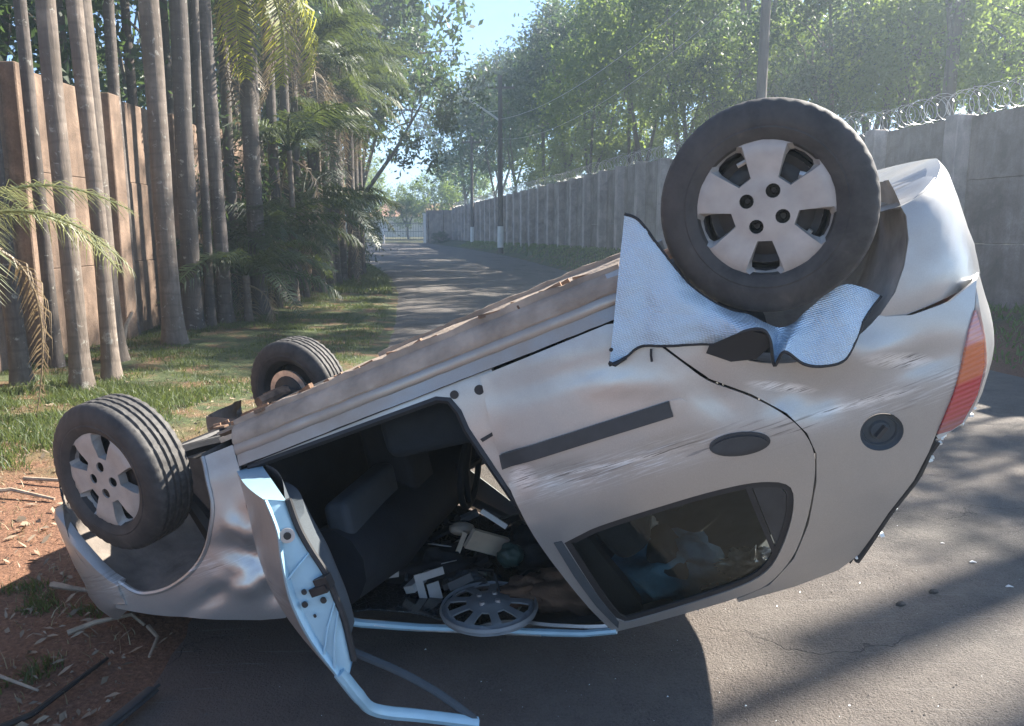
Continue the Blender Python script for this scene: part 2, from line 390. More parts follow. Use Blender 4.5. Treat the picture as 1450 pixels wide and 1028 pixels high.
def wallmat(name, a, b, c3, streak=3.0):
    def f(nt, n, l, bs):
        v = coords(nt, 'World')
        st = noise_tex(nt, coords(nt, 'World', (streak * 2, streak * 2, 0.35)), 1.0, 6, 0.65)
        bl = noise_tex(nt, v, 1.7, 6, 0.65, 0.4); fi = noise_tex(nt, v, 34, 5, 0.7)
        c = ramp(nt, st, [(0.3, a), (0.55, b), (0.75, c3)])
        c = mixc(nt, ramp(nt, bl, [(0.38, 0.8), (0.62, 0.0)]), c, tuple(x * 0.55 for x in a))
        c = mixc(nt, ramp(nt, fi, [(0.4, 0.25), (0.6, 0.0)]), c, tuple(x * 0.5 for x in a))
        l.new(c, bs.inputs['Base Color']); bs.inputs['Roughness'].default_value = 0.93
        bump(nt, bs, math_n(nt, 'ADD', fi, math_n(nt, 'MULTIPLY', bl, 2.0)), 0.5, 0.012)
    return mat(name, f)
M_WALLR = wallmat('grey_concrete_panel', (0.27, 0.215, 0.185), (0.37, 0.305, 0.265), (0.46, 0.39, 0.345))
M_POSTR_LIT = wallmat('skylit_concrete_post', (0.46, 0.38, 0.335), (0.56, 0.475, 0.425), (0.63, 0.55, 0.50))  # paler copy of the panel concrete, extra skylight on the posts put into colour
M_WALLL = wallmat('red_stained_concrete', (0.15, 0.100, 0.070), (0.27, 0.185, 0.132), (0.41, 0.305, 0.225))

def leafmat(name, lo, hi, trans, tw=0.45):
    def f(nt, n, l, bs):
        oi = nt.nodes.new('ShaderNodeObjectInfo'); g = nt.nodes.new('ShaderNodeNewGeometry')
        r = ramp(nt, g.outputs['Random Per Island'], [(0.0, lo), (1.0, hi)])
        bs.inputs['Roughness'].default_value = 0.5; l.new(r, bs.inputs['Base Color'])
        t = N(nt, 'ShaderNodeBsdfTranslucent')
        l.new(mixc(nt, 0.5, r, trans), t.inputs['Color'])
        mx = N(nt, 'ShaderNodeMixShader'); mx.inputs[0].default_value = tw
        l.new(bs.outputs[0], mx.inputs[1]); l.new(t.outputs[0], mx.inputs[2])
        l.new(mx.outputs[0], nt.nodes['Material Output'].inputs['Surface'])
    return mat(name, f)
L_TREE = leafmat('tree_leaf', (0.035, 0.065, 0.018), (0.085, 0.125, 0.035), (0.42, 0.56, 0.09), 0.55)
L_DARK = leafmat('dark_tree_leaf', (0.018, 0.038, 0.018), (0.045, 0.075, 0.03), (0.16, 0.26, 0.06), 0.4)
L_BRIGHT = leafmat('bright_shrub_leaf', (0.06, 0.10, 0.02), (0.13, 0.18, 0.04), (0.40, 0.50, 0.08), 0.5)
L_PALM = leafmat('palm_leaf', (0.018, 0.035, 0.016), (0.050, 0.075, 0.030), (0.22, 0.28, 0.05), 0.35)
L_DRYPALM = leafmat('dry_palm_leaf', (0.16, 0.12, 0.075), (0.26, 0.20, 0.13), (0.3, 0.22, 0.12), 0.25)
L_GRASS = leafmat('grass_blade', (0.030, 0.055, 0.016), (0.085, 0.12, 0.038), (0.30, 0.36, 0.08), 0.4)
L_BANK = leafmat('bank_grass_blade', (0.075, 0.13, 0.03), (0.16, 0.22, 0.065), (0.30, 0.38, 0.08), 0.4)
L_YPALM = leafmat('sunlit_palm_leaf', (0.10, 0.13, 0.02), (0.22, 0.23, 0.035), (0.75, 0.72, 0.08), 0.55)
L_PALE = leafmat('pale_palm_leaf', (0.10, 0.13, 0.05), (0.24, 0.25, 0.13), (0.5, 0.5, 0.2), 0.4)
L_DRYGRASS = leafmat('dry_grass_blade', (0.20, 0.16, 0.09), (0.36, 0.30, 0.18), (0.3, 0.25, 0.12), 0.3)

def barkmat(name, a, b, rings=False):
    def f(nt, n, l, bs):
        v = coords(nt, 'World')
        st = noise_tex(nt, coords(nt, 'World', (9, 9, 1.0)), 1.5, 6, 0.7)
        pat = noise_tex(nt, v, 5, 4, 0.6)
        c = ramp(nt, st, [(0.3, a), (0.7, b)])
        c = mixc(nt, ramp(nt, pat, [(0.52, 0.0), (0.72, 0.45)]), c, tuple(min(1, x * 1.7) for x in b))
        c = mixc(nt, ramp(nt, noise_tex(nt, v, 1.3, 4, 0.6), [(0.35, 0.6), (0.6, 0.0)]), c, tuple(x * 0.5 for x in a))
        if rings:
            w = nt.nodes.new('ShaderNodeTexWave'); w.bands_direction = 'Z'; w.inputs['Scale'].default_value = 1.9
            w.inputs['Distortion'].default_value = 3.2; w.inputs['Detail'].default_value = 3; l.new(v, w.inputs['Vector'])
            c = mixc(nt, ramp(nt, w.outputs['Fac'], [(0.0, 0.30), (0.14, 0.0)]), c, tuple(x * 0.45 for x in a))
            h = math_n(nt, 'ADD', st, math_n(nt, 'MULTIPLY', w.outputs['Fac'], 0.15))
        else: h = st
        oi = nt.nodes.new('ShaderNodeObjectInfo')
        c = mixc(nt, ramp(nt, oi.outputs['Random'], [(0.0, 0.0), (1.0, 0.55)]), c, tuple(x * 0.45 for x in b))
        # pale grey blotches
        c = mixc(nt, ramp(nt, noise_tex(nt, v, 11, 5, 0.7, 0.5), [(0.60, 0.0), (0.66, 0.55)]), c, (0.36, 0.35, 0.31))
        l.new(c, bs.inputs['Base Color']); bs.inputs['Roughness'].default_value = 0.92
        bump(nt, bs, h, 0.7, 0.02)
    return mat(name, f)
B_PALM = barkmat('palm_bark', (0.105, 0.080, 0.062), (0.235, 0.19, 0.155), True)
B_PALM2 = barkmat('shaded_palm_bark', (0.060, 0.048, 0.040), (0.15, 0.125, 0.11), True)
B_TREE = barkmat('tree_bark', (0.075, 0.062, 0.052), (0.16, 0.135, 0.115))

# ------------------------------------------------------------------ ground
def sst(a, b, x):
    t = min(1.0, max(0.0, (x - a) / (b - a))); return t * t * (3 - 2 * t)
def grade(y):
    return 0.0 if y < 5 else 0.0105 * (y - 5) - 0.0105 * 3 * (1 - math.exp(-(y - 5) / 3.0))
RL = [(-6, -1.0), (0, -1.3), (2.0, -1.36), (2.8, -1.42), (4, -1.5), (6, -1.6), (8, -1.68), (10.5, -1.8), (13, -2.05), (16, -2.45), (20, -3.0), (26, -4.1), (32, -5.6), (38, -7.6), (46, -11), (58, -14.5), (76, -17)]
RR = [(-6, 8.2), (0, 7.4), (5, 6.5), (8.9, 5.85), (15, 4.65), (22, 3.45), (29, 2.25), (36, 1.2), (42, 0.3), (50, -1.4), (58, -3.4), (66, -5.6), (76, -8.2)]
def interp(T, y):
    if y <= T[0][0]: return T[0][1]
    for (a, va), (b, vb) in zip(T, T[1:]):
        if y <= b: return va + (vb - va) * (y - a) / (b - a)
    return T[-1][1]
def wallX(y): return 10.0 - 0.2082 * y
def wallZ(y): return 1.0 - 0.52 * sst(28, 13, y) if y < 28 else 1.0
def gz(x, y):
    z = grade(y)
    xr = interp(RR, y); xl = interp(RL, y)
    if y < 76:
        if x > xr:
            z += (wallZ(y) + .03 - z) * sst(xr - 0.1, max(xr + 0.8, wallX(y) - 0.3), x) if x < wallX(y) else (wallZ(y) + .03 - z)
        elif x < xl:
            z += 0.03 * sst(0, 0.5, xl - x) + 0.10 * sst(0.5, 3.0, xl - x)
            z += 0.02 * noise.noise((x * 2.1, y * 2.1, 0)) * sst(0, 0.4, xl - x)
    return z
def grid_axis(segs):
    out = []
    for a, b, st in segs:
        n = max(1, int(round((b - a) / st)))
        out += [a + (b - a) * i / n for i in range(n)]
    out.append(segs[-1][1]); return out
gx = grid_axis([(-240, -100, 70), (-100, -30, 14), (-30, -10, 2.5), (-10, -6, 0.5), (-6, 0, 0.15), (0, 10, 0.35), (10, 30, 2), (30, 100, 14), (100, 240, 70)])
gy = grid_axis([(-40, -6, 8), (-6, 1, 0.7), (1, 14, 0.15), (14, 34, 0.5), (34, 80, 1.5), (80, 140, 10), (140, 420, 70)])
V = []; F = []
for y in gy:
    for x in gx:
        z = gz(x, y) if y < 140 else grade(140)
        if interp(RL, y) < x < interp(RR, y) and y < 76: z -= 0.035 * sst(0, 0.25, min(x - interp(RL, y), interp(RR, y) - x))
        V.append((x, y, z))
nx = len(gx)
F = [(j * nx + i, j * nx + i + 1, (j + 1) * nx + i + 1, (j + 1) * nx + i) for j in range(len(gy) - 1) for i in range(nx - 1)]
ground = tag(mk('ground', V, F, M_SOIL), 'red soil and thin grass verge beside the road', kind='structure')

V = []; F = []; nc = 25
ys = grid_axis([(-6, 1, 0.7), (1, 14, 0.12), (14, 34, 0.4), (34, 76, 1.0)])
for y in ys:
    a, b = interp(RL, y), interp(RR, y)
    a += 0.16 * noise.noise((y * 1.3, 3.1, 0)) + 0.06 * noise.noise((y * 6.3, 1.1, 0))
    b += 0.10 * noise.noise((y * 0.9, 9.1, 0))
    for i in range(nc):
        t = i / (nc - 1); x = a + (b - a) * t
        V.append((x, y, grade(y) + 0.010 * min(1, min(t, 1 - t) * 30) - (0.012 if i in (0, nc - 1) else 0)))
F = [(j * nc + i, j * nc + i + 1, (j + 1) * nc + i + 1, (j + 1) * nc + i) for j in range(len(ys) - 1) for i in range(nc - 1)]
road = tag(mk('road', V, F, M_ASPHALT), 'worn grey asphalt road running past the walls to a far gate', kind='structure')

# ------------------------------------------------------------------ the overturned car
# car frame: u rearward from the front axle, v to the car's right, z up (the car's own up)
CAR_M = Matrix(((0.9003152584803171, -0.20218366756905023, 0.38542729523971636, -1.3764307063042611),
                (-0.19534824336578413, -0.9790601371183097, -0.05727400562008514, 3.4812879446805183),
                (0.388936369039176, -0.023727883896271867, -0.9209590047143206, -0.7097000432343965 + CAM_H),
                (0, 0, 0, 1)))
car = bpy.data.objects.new('overturned_car', None); link(car); car.matrix_world = CAR_M
tag(car, 'silver hatchback lying upside down on its roof with wheels in the air', 'car')
CAR_I = CAR_M.inverted()

def pchip(xk, yk):
    h = [b - a for a, b in zip(xk, xk[1:])]; d = [(yk[i + 1] - yk[i]) / h[i] for i in range(len(h))]
    m = [d[0]] + [0.0] * (len(xk) - 2) + [d[-1]]
    for i in range(1, len(xk) - 1):
        if d[i - 1] * d[i] > 0:
            w1 = 2 * h[i] + h[i - 1]; w2 = h[i] + 2 * h[i - 1]; m[i] = (w1 + w2) / (w1 / d[i - 1] + w2 / d[i])
    def f(x):
        x = min(max(x, xk[0]), xk[-1]); i = 0
        while i < len(h) - 1 and x > xk[i + 1]: i += 1
        s = (x - xk[i]) / h[i]
        return yk[i] * (1 + 2 * s) * (1 - s) ** 2 + m[i] * h[i] * s * (1 - s) ** 2 + yk[i + 1] * s * s * (3 - 2 * s) + m[i + 1] * h[i] * s * s * (s - 1)
    return f
SV = pchip([.10, .17, .25, .32, .50, .68, .79, .95, 1.36, 1.42, 1.46], [.70, .735, .765, .79, .812, .82, .815, .778, .60, .54, .40])
SU = pchip([-.80, -.72, -.6, -.4, -.2, .3, 1., 2.3, 2.6, 2.8, 2.95, 3.05], [-.60, -.36, -.21, -.09, -.035, -.005, 0, 0, -.02, -.06, -.13, -.28])
# dents: u, z, su, sz, depth, tilt
DENTS = [(1.60, .70, .10, .025, -.012, .2), (1.95, .735, .12, .02, -.010, .15), (1.44, .62, .05, .08, -.010, 0), (2.36, .70, .16, .07, -.022, .5),
         (2.56, .66, .10, .05, .012, .3), (2.66, .72, .12, .035, -.014, .2), (2.12, .62, .05, .09, -.012, -.4),
         (.42, .50, .05, .035, .022, .9), (.41, .60, .09, .045, -.026, .6), (.33, .70, .08, .03, .012, .2), (.44, .76, .06, .05, -.02, 0), (.22, .70, .16, .025, -.018, -.2),
         (1.70, .40, .25, .03, -.006, .1), (1.9, .50, .18, .015, .006, .35)]
def S(u, z, dent=True):
    v = SV(z) + SU(u)
    if dent:
        for du, dz, su, sz, a, t in DENTS:
            x, y = u - du, z - dz
            c, s = math.cos(t), math.sin(t); x, y = x * c + y * s, -x * s + y * c
            e = (x / su) ** 2 + (y / sz) ** 2
            if e < 9: v += a * math.exp(-e)
        v += 0.0025 * noise.noise((u * 4.0, z * 4.0, 1.7))
        k = math.exp(-((u - .40) / .2) ** 2 - ((z - .62) / .2) ** 2)
        v += k * (0.022 * abs(noise.noise((u * 6.5 + z * 2, z * 7.5, 4.4))) - .012 + 0.010 * abs(noise.noise((u * 17, z * 17, 2.4))))
    k2 = math.exp(-((u - 2.42) / .22) ** 2 - ((z - .69) / .09) ** 2)
    v += k2 * (.022 * abs(noise.noise((u * 5.5 + z * 3, z * 9, 7.7))) - .008)
    k3 = math.exp(-((u - 1.46) / .06) ** 2 - ((z - .64) / .16) ** 2)
    v += k3 * (.018 * abs(noise.noise((u * 14, z * 16, 3.3))) - .006)
    return v

def inpoly(x, y, P):
    c = False; j = len(P) - 1
    for i in range(len(P)):
        xi, yi = P[i]; xj, yj = P[j]
        if (yi > y) != (yj > y) and x < (xj - xi) * (y - yi) / (yj - yi) + xi: c = not c
        j = i
    return c
def smooth_loop(P, k=4, keep=()):
    n = len(P); out = []
    for i in range(n):
        p0, p1, p2, p3 = (Vector(P[(i + j - 1) % n]) for j in range(4))
        m = max(1, min(k, int((p2 - p1).length / 0.02)))
        if i in keep or (i + 1) % n in keep:
            for s in range(m): out.append(tuple(p1.lerp(p2, s / m)))
            continue
        for s in range(m):
            t = s / m
            out.append(tuple(0.5 * ((2 * p1) + (p2 - p0) * t + (2 * p0 - 5 * p1 + 4 * p2 - p3) * t * t + (3 * p1 - p0 - 3 * p2 + p3) * t ** 3)))
    return out
def resample(P, st):
    out = []
    for i in range(len(P)):
        a, b = Vector(P[i]), Vector(P[(i + 1) % len(P)]); m = max(1, int((b - a).length / st + 0.5))
        out += [tuple(a.lerp(b, s / m)) for s in range(m)]
    return out
def fill2d(outer, holes=(), st=0.035):
    loops = [resample(outer, st)] + [resample(h, st) for h in holes]
    pts = []; edges = []
    for L in loops:
        n0 = len(pts); pts += L; edges += [(n0 + i, n0 + (i + 1) % len(L)) for i in range(len(L))]
    xs = [p[0] for p in outer]; ys_ = [p[1] for p in outer]
    bd = list(pts)
    y = min(ys_) + st / 2; row = 0
    while y < max(ys_):
        x = min(xs) + st / 2 + (st / 2 if row % 2 else 0)
        while x < max(xs):
            if inpoly(x, y, loops[0]) and not any(inpoly(x, y, h) for h in loops[1:]):
                if min((x - q[0]) ** 2 + (y - q[1]) ** 2 for q in bd) > (st * 0.5) ** 2: pts.append((x, y))
            x += st
        y += st * 0.866; row += 1
    V2, _, F2, *_ = delaunay_2d_cdt([Vector(p) for p in pts], edges, [], 0, 1e-6)
    out = []
    for f in F2:
        cx = sum(V2[i][0] for i in f) / len(f); cy = sum(V2[i][1] for i in f) / len(f)
        if inpoly(cx, cy, loops[0]) and not any(inpoly(cx, cy, h) for h in loops[1:]): out.append(tuple(f))
    return [tuple(v) for v in V2], out
def fix_normals(V, F, ref):
    out = []
    for f in F:
        a, b, c = (Vector(V[i]) for i in f[:3])
        out.append(f if (b - a).cross(c - a).dot(ref) >= 0 else tuple(reversed(f)))
    return out
def thicken(o, t, off=-1.0):
    m = o.modifiers.new('thickness', 'SOLIDIFY'); m.thickness = t; m.offset = off
    e = o.modifiers.new('edges', 'EDGE_SPLIT'); e.split_angle = R_(38)
    return o
def panel(name, outer, holes=(), material=None, off=0.0, st=0.035, side=1, thick=0.012, parent=None, dent=True, fn=None):
    V2, F2 = fill2d(outer, holes, st)
    V = [(u, side * ((fn or S)(u, z, dent) + off), z) for u, z in V2]
    F = fix_normals(V, F2, Vector((0, side, 0)))
    o = mk(name, V, F, material, parent or car)
    return thicken(o, thick) if thick else o

RDOOR = [(1.458, .312), (1.455, .346), (1.438, .44), (1.422, .554), (1.414, .674), (1.417, .794), (1.426, .922), (1.442, 1.051), (1.464, 1.202), (1.489, 1.345), (1.61, 1.352), (1.80, 1.352), (1.93, 1.347),
         (2.043, 1.322), (2.148, 1.234), (2.226, 1.117), (2.292, .979), (2.319, .889), (2.315, .816), (2.282, .743), (2.209, .655), (2.115, .571), (2.063, .49), (2.00, .39), (1.955, .318), (1.894, .305)]
RDOOR = smooth_loop(RDOOR, 4, keep=(0, 9, 25))
RWIN = smooth_loop([(1.500, .918), (1.60, .900), (1.709, .896), (1.85, .897), (1.985, .901), (2.10, .912), (2.17, .930), (2.214, .956), (2.224, .997), (2.192, 1.083), (2.124, 1.192), (2.057, 1.262), (1.962, 1.296), (1.787, 1.310), (1.60, 1.315), (1.545, 1.310), (1.525, 1.280), (1.512, 1.135)], 3, keep=(0,))
def inset(P, d):
    cx = sum(p[0] for p in P) / len(P); cy = sum(p[1] for p in P) / len(P); n = len(P); out = []
    A = sum(P[i][0] * P[(i + 1) % n][1] - P[(i + 1) % n][0] * P[i][1] for i in range(n)); sg = 1 if A > 0 else -1
    for i in range(n):
        t = (Vector(P[(i + 1) % n]) - Vector(P[i - 1])).normalized()
        out.append((P[i][0] - sg * t.y * d, P[i][1] + sg * t.x * d))
    return out
ARC_R = [(2.435 + .342 * math.cos(a), .27 + .342 * math.sin(a)) for a in [R_(k) for k in range(-12, 193, 5)]]
QUARTER = [(1.94, .165), (1.955, .30), (2.005, .383), (2.069, .487), (2.121, .567), (2.215, .650), (2.289, .739), (2.322, .816), (2.326, .889), (2.299, .981), (2.233, 1.121), (2.154, 1.240), (2.047, 1.329), (1.93, 1.354), (1.93, 1.372), (2.12, 1.372), (2.27, 1.350), (2.345, 1.306), (2.467, 1.170), (2.562, 1.084), (2.625, 1.005),
           (2.657, .958), (2.731, .856), (2.778, .78), (2.827, .695), (2.864, .646), (2.899, .574), (2.806, .599), (2.699, .594), (2.632, .571)]
QUARTER += [p for p in ARC_R if p[0] < 2.625 or p[1] < .0][0:] if False else []
arc = [p for p in ARC_R if math.degrees(math.atan2(p[1] - .27, p[0] - 2.435)) >= 57 or p[0] < 2.3]
QUARTER += arc + [(2.10, .165)]
FUEL_C = (2.516, .890); FUEL_R = .060
FUELH = [(FUEL_C[0] + FUEL_R * math.cos(2 * math.pi * k / 28), FUEL_C[1] + FUEL_R * 1.0 * math.sin(2 * math.pi * k / 28)) for k in range(28)]
ARC_F = [(.373, .223), (.374, .30), (.358, .403), (.29, .504), (.19, .581), (.054, .620), (-.06, .616), (-.120, .590), (-.166, .541)]
ARC_Fs = []
for i in range(len(ARC_F) - 1):
    n = len(ARC_F); p0, p1, p2, p3 = (Vector(ARC_F[min(max(i + j - 1, 0), n - 1)]) for j in range(4))
    for s in range(4):
        t = s / 4
        ARC_Fs.append(tuple(0.5 * ((2 * p1) + (p2 - p0) * t + (2 * p0 - 5 * p1 + 4 * p2 - p3) * t * t + (3 * p1 - p0 - 3 * p2 + p3) * t ** 3)))
ARC_Fs.append(ARC_F[-1])
FENDER = [(.505, .223), (.512, .30), (.505, .38), (.488, .44), (.480, .55), (.475, .70), (.462, .858), (.435, .866), (.34, .846), (.25, .815), (.16, .785), (.075, .755), (-.01, .725), (-.09, .695), (-.171, .662), (-.24, .632), (-.215, .59)] + ARC_Fs[::-1]
FDOOR = [(.53, .312), (1.445, .312), (1.425, .44), (1.405, .67), (1.415, .92), (1.452, 1.2), (1.478, 1.345), (1.02, 1.35), (.92, 1.30), (.60, 1.02), (.475, .885), (.485, .70), (.49, .44)]
FWIN = [(.70, .93), (1.39, .92), (1.43, 1.2), (1.44, 1.30), (1.05, 1.31), (.95, 1.25)]

for side in (1, -1):
    rd = panel('rear_door', RDOOR, [RWIN], P_SILVER, 0.0, 0.033, side, dent=side > 0)
    if side > 0: rd['label'] = 'scraped rear door facing the viewer with oval handle'
    # window frame rubber, glass, divider and the black rear quarter light
    panel('window_seal', inset(RWIN, -.004), [inset(RWIN, .020)], M_RUBBER, -0.004, 0.03, side, 0.008, rd, False)
    panel('window_glass', inset(RWIN, .010), [], M_GLASS, -0.012, 0.06, side, 0.0, rd, False)
    panel('window_divider', [(2.098, .922), (2.116, .925), (2.113, 1.232), (2.098, 1.245)], [], M_RUBBER, -0.003, 0.04, side, 0.01, rd, False)
    panel('quarter_light', [(2.119, .932), (2.165, .944), (2.196, .962), (2.205, .998), (2.176, 1.080), (2.117, 1.180)], [], M_PLASTIC, -0.006, 0.04, side, 0.004, rd, False)
    # rubbing strip and handle
    panel('rubbing_strip', [(1.424, .566), (1.70, .575), (1.985, .584), (1.981, .632), (1.70, .622), (1.416, .613)], [], M_PLASTIC, 0.013, 0.03, side, 0.014, rd)
    HC, HA, HB_ = (2.131, .780), .088, .036
    hp = [(HC[0] + HA * math.cos(a) * .985 - HB_ * math.sin(a) * .17, HC[1] + HA * math.cos(a) * .20 + HB_ * math.sin(a)) for a in [2 * math.pi * k / 32 for k in range(32)]]
    panel('door_handle', hp, [], M_PLASTIC, 0.006, 0.02, side, 0.012, rd)
    panel('handle_flap', inset(hp, .010), [], M_PLASTIC, 0.014, 0.015, side, 0.006, rd)
    if side > 0:
        panel('strip_mark', smooth_loop([(1.988, .585), (2.02, .590), (2.035, .607), (2.02, .626), (1.985, .631)], 3), [], P_SILVER, 0.003, 0.02, side, 0.004, rd)
        panel('window_post', [(1.470, .905), (1.497, .908), (1.512, 1.135), (1.528, 1.30), (1.512, 1.33), (1.490, 1.20), (1.476, 1.05)], [], M_TRIMGREY, 0.004, 0.02, side, 0.006, rd, False)
    q = panel('quarter_panel', QUARTER, [FUELH], P_SILVER, 0.0, 0.033, side, dent=side > 0)
    if side > 0:
        b = MB()
        b.lathe([(.0, .060), (-.004, .057), (-.010, .055), (-.014, .050), (-.013, .047), (-.020, .044), (-.020, .030), (-.012, .026), (-.012, .0)], 32)
        fc = b.build('fuel_cap', M_TRIMGREY, q); fc.location = (FUEL_C[0], S(*FUEL_C) + .003, FUEL_C[1])
        fc.rotation_euler = (R_(12), 0, 0)
        b = MB(); b.box((0, -.004, 0), (.040, .018, .012)); fg = b.build('cap_grip', M_PLASTIC, q); fg.location = fc.location
        fg.rotation_euler = (R_(12), R_(35), 0)
    fe = panel('front_fender', FENDER, [], P_SILVER, 0.0, 0.024, side, dent=side > 0)
    if side > 0:
        fe['label'] = 'crumpled front fender beside the open doorway'
        # rolled wheel arch lip
        b = MB(); b.tube([(u, S(u, z) - .002, z) for u, z in ARC_Fs], .009, 6); b.build('arch_lip', P_SILVER, fe)
    else:
        fd = panel('front_door', FDOOR, [FWIN], P_SILVER, 0.0, 0.06, side, dent=False)
        panel('window_glass', inset(FWIN, -.01) if False else FWIN, [], M_GLASS, -0.012, 0.08, side, 0.0, fd, False)
    # tail light
    tl = [(2.864, .650), (2.859, .735), (2.838, .807), (2.795, .886), (2.735, .952), (2.700, .962), (2.661, .958), (2.734, .856), (2.781, .78), (2.830, .695)]
    t_ = panel('tail_light', tl, [], M_TAIL, 0.007, 0.02, side, 0.02, dent=False)
    # sill with its ribs, flange and the scraped lower edge
    prof = [(.786, .300), (.780, .288), (.771, .268), (.768, .262), (.772, .256), (.768, .232), (.760, .226), (.763, .220), (.752, .196), (.735, .176), (.716, .166), (.708, .163), (.706, .143), (.699, .143), (.697, .172), (.640, .182), (.560, .186)]
    us = [.515 + (1.985 - .515) * i / 40 for i in range(41)]; V = []
    for i, u in enumerate(us):
        for k, (v, z) in enumerate(prof):
            w = (0.5 * noise.noise((u * 7, k * .2, 2.2)) + noise.noise((u * 21, k * .3, 5.2)) * .5) * (.016 if k in (12, 13) else .0045)
            V.append((u, side * (v + SU(u) * .5), z + w))
    kp = len(prof)
    F = [(i * kp + k, (i + 1) * kp + k, (i + 1) * kp + k + 1, i * kp + k + 1) for i in range(40) for k in range(kp - 1)]
    if side < 0: F = [f[::-1] for f in F]
    si = mk('sill', V, F, [P_SILL, P_DUSTY], car, True, 50, [1 if f % (kp - 1) >= 6 else 0 for f in range(len(F))])
    panel('door_gap_rubber', [(.52, .296), (1.95, .290), (1.95, .300), (.52, .306)], [], M_RUBBER, -.012, .05, side, .01, si, False)

# floor pan, tunnel, exhaust and scraps along the underside
V = []; us = [.42 + 1.60 * i / 32 for i in range(33)]; vs = [-.69 + 1.38 * k / 40 for k in range(41)]
for u in us:
    for v in vs:
        z = .185 + .13 * math.exp(-(v / .13) ** 4) + .012 * noise.noise((u * 5, v * 5, .3)) - .012 * (abs((v * 6.5) % 1 - .5) < .18)
        V.append((u, v, z))
F = [(i * 41 + k, i * 41 + k + 1, (i + 1) * 41 + k + 1, (i + 1) * 41 + k) for i in range(32) for k in range(40)]
thicken(mk('floor_pan', V, F, P_DUSTY, car), .01, 1.0)
b = MB(); b.tube([(.35, .05, .27), (.7, .03, .21), (1.2, .02, .19), (1.9, .0, .20), (2.2, .1, .22), (2.8, .35, .25)], .028, 10)
b.build('exhaust_pipe', M_RUST, car)
b = MB()
for k in range(46):
    u = .40 + 1.5 * (k / 46) ** 1.1 + random.uniform(-.02, .02); v = random.uniform(.60, .70)
    L = random.uniform(.02, .10)
    b.box((u, v, .150 + random.uniform(-.008, .012)), (L, random.uniform(.006, .02), random.uniform(.006, .02)), rot=Matrix.Rotation(random.uniform(-.5, .5), 3, 'Z') @ Matrix.Rotation(random.uniform(-.3, .3), 3, 'Y'))
o = b.build('torn_seam_scraps', M_RUST, car, False)
tag(o, kind='stuff')
b = MB()
for s in (1, -1):
    b.tube([(.35, s * .30, .25), (.15, s * .45, .20), (.0, s * .62, .17)], [.03, .022, .03], 8)
    b.tube([(.0, s * .60, .17), (.05, s * .52, .35), (.08, s * .50, .55)], [.03, .028, .045], 8)
    b.tube([(.02, s * .1, .22), (.01, s * .40, .18), (.0, s * .64, .17)], [.02, .014, .02], 8)
b.tube([(-.25, -.5, .22), (-.30, 0, .20), (-.25, .5, .22)], .03, 8)
b.tube([(.36, -.55, .20), (.34, 0, .19), (.36, .55, .20)], .035, 8)
b.build('front_suspension', M_DARKST, car)
b = MB()
b.box((.06, -.1, .42), (.52, .62, .34)); b.box((.20, .12, .27), (.24, .30, .12)); b.box((-.15, -.25, .25), (.16, .30, .10))
b.build('engine_block', M_DARKST, car)
b = MB(); b.box((.46, .42, .215), (.13, .06, .03)); b.box((.40, .55, .200), (.09, .10, .02)); b.tube([(.30, .50, .20), (.40, .46, .185), (.46, .40, .19)], .012, 6); b.box((.52, .62, .185), (.12, .05, .018))
b.build('subframe_bracket', M_BRIGHT, car)
b = MB(); b.tube([(2.05, -.55, .26), (2.25, -.5, .22), (2.443, -.66, .165)], .035, 8); b.tube([(2.05, .55, .26), (2.25, .5, .22), (2.443, .66, .165)], .035, 8); b.tube([(2.2, -.5, .24), (2.2, .5, .24)], .045, 10)
b.build('rear_axle', M_DARKST, car)
V = [(2.0, -.5, .24), (2.9, -.5, .32), (2.9, .5, .32), (2.0, .5, .24), (2.0, -.5, .18), (2.0, .5, .18)]
thicken(mk('boot_floor', V, [(0, 3, 2, 1), (0, 4, 5, 3)], P_DUSTY, car, False), .02)

# wheel arch liners
for side in (1, -1):
    for (cu, cz, r, nm, a0, a1, vi) in ((0.0, .25, .372, 'arch_liner', -6, 205, .30), (2.435, .27, .345, 'arch_liner', -8, 190, .38)):
        V = []; n = 36; rows = [(.800 if cu > 1 else .792, 1.0), (.74, 1.0), (.66, .985), (.55, .97), (.42, .965), (vi, .95)]
        for i in range(n + 1):
            a = R_(a0 + (a1 - a0) * i / n)
            for k, (v, s) in enumerate(rows):
                rr = r * s + .008 * noise.noise((a * 3, v * 6, cu)) + (.006 if k in (2, 3) and (i // 3) % 2 else 0)
                u = cu + rr * math.cos(a); z = cz + rr * math.sin(a)
                vv = v
                if k == 0: vv = min(v, SV(z) + SU(u) - .004)
                elif k == 1: vv = min(v, SV(z) + SU(u) - .05)
                V.append((u, side * vv, z))
        kk = len(rows)
        F = [(i * kk + k, i * kk + k + 1, (i + 1) * kk + k + 1, (i + 1) * kk + k) for i in range(n) for k in range(kk - 1)]
        V.append((cu, side * vi, cz)); c0 = len(V) - 1
        F += [(i * kk + kk - 1, c0, (i + 1) * kk + kk - 1) for i in range(n)]
        mk(nm, V, F, M_LINER if cu < 1 else M_LINER_GLARE, car)

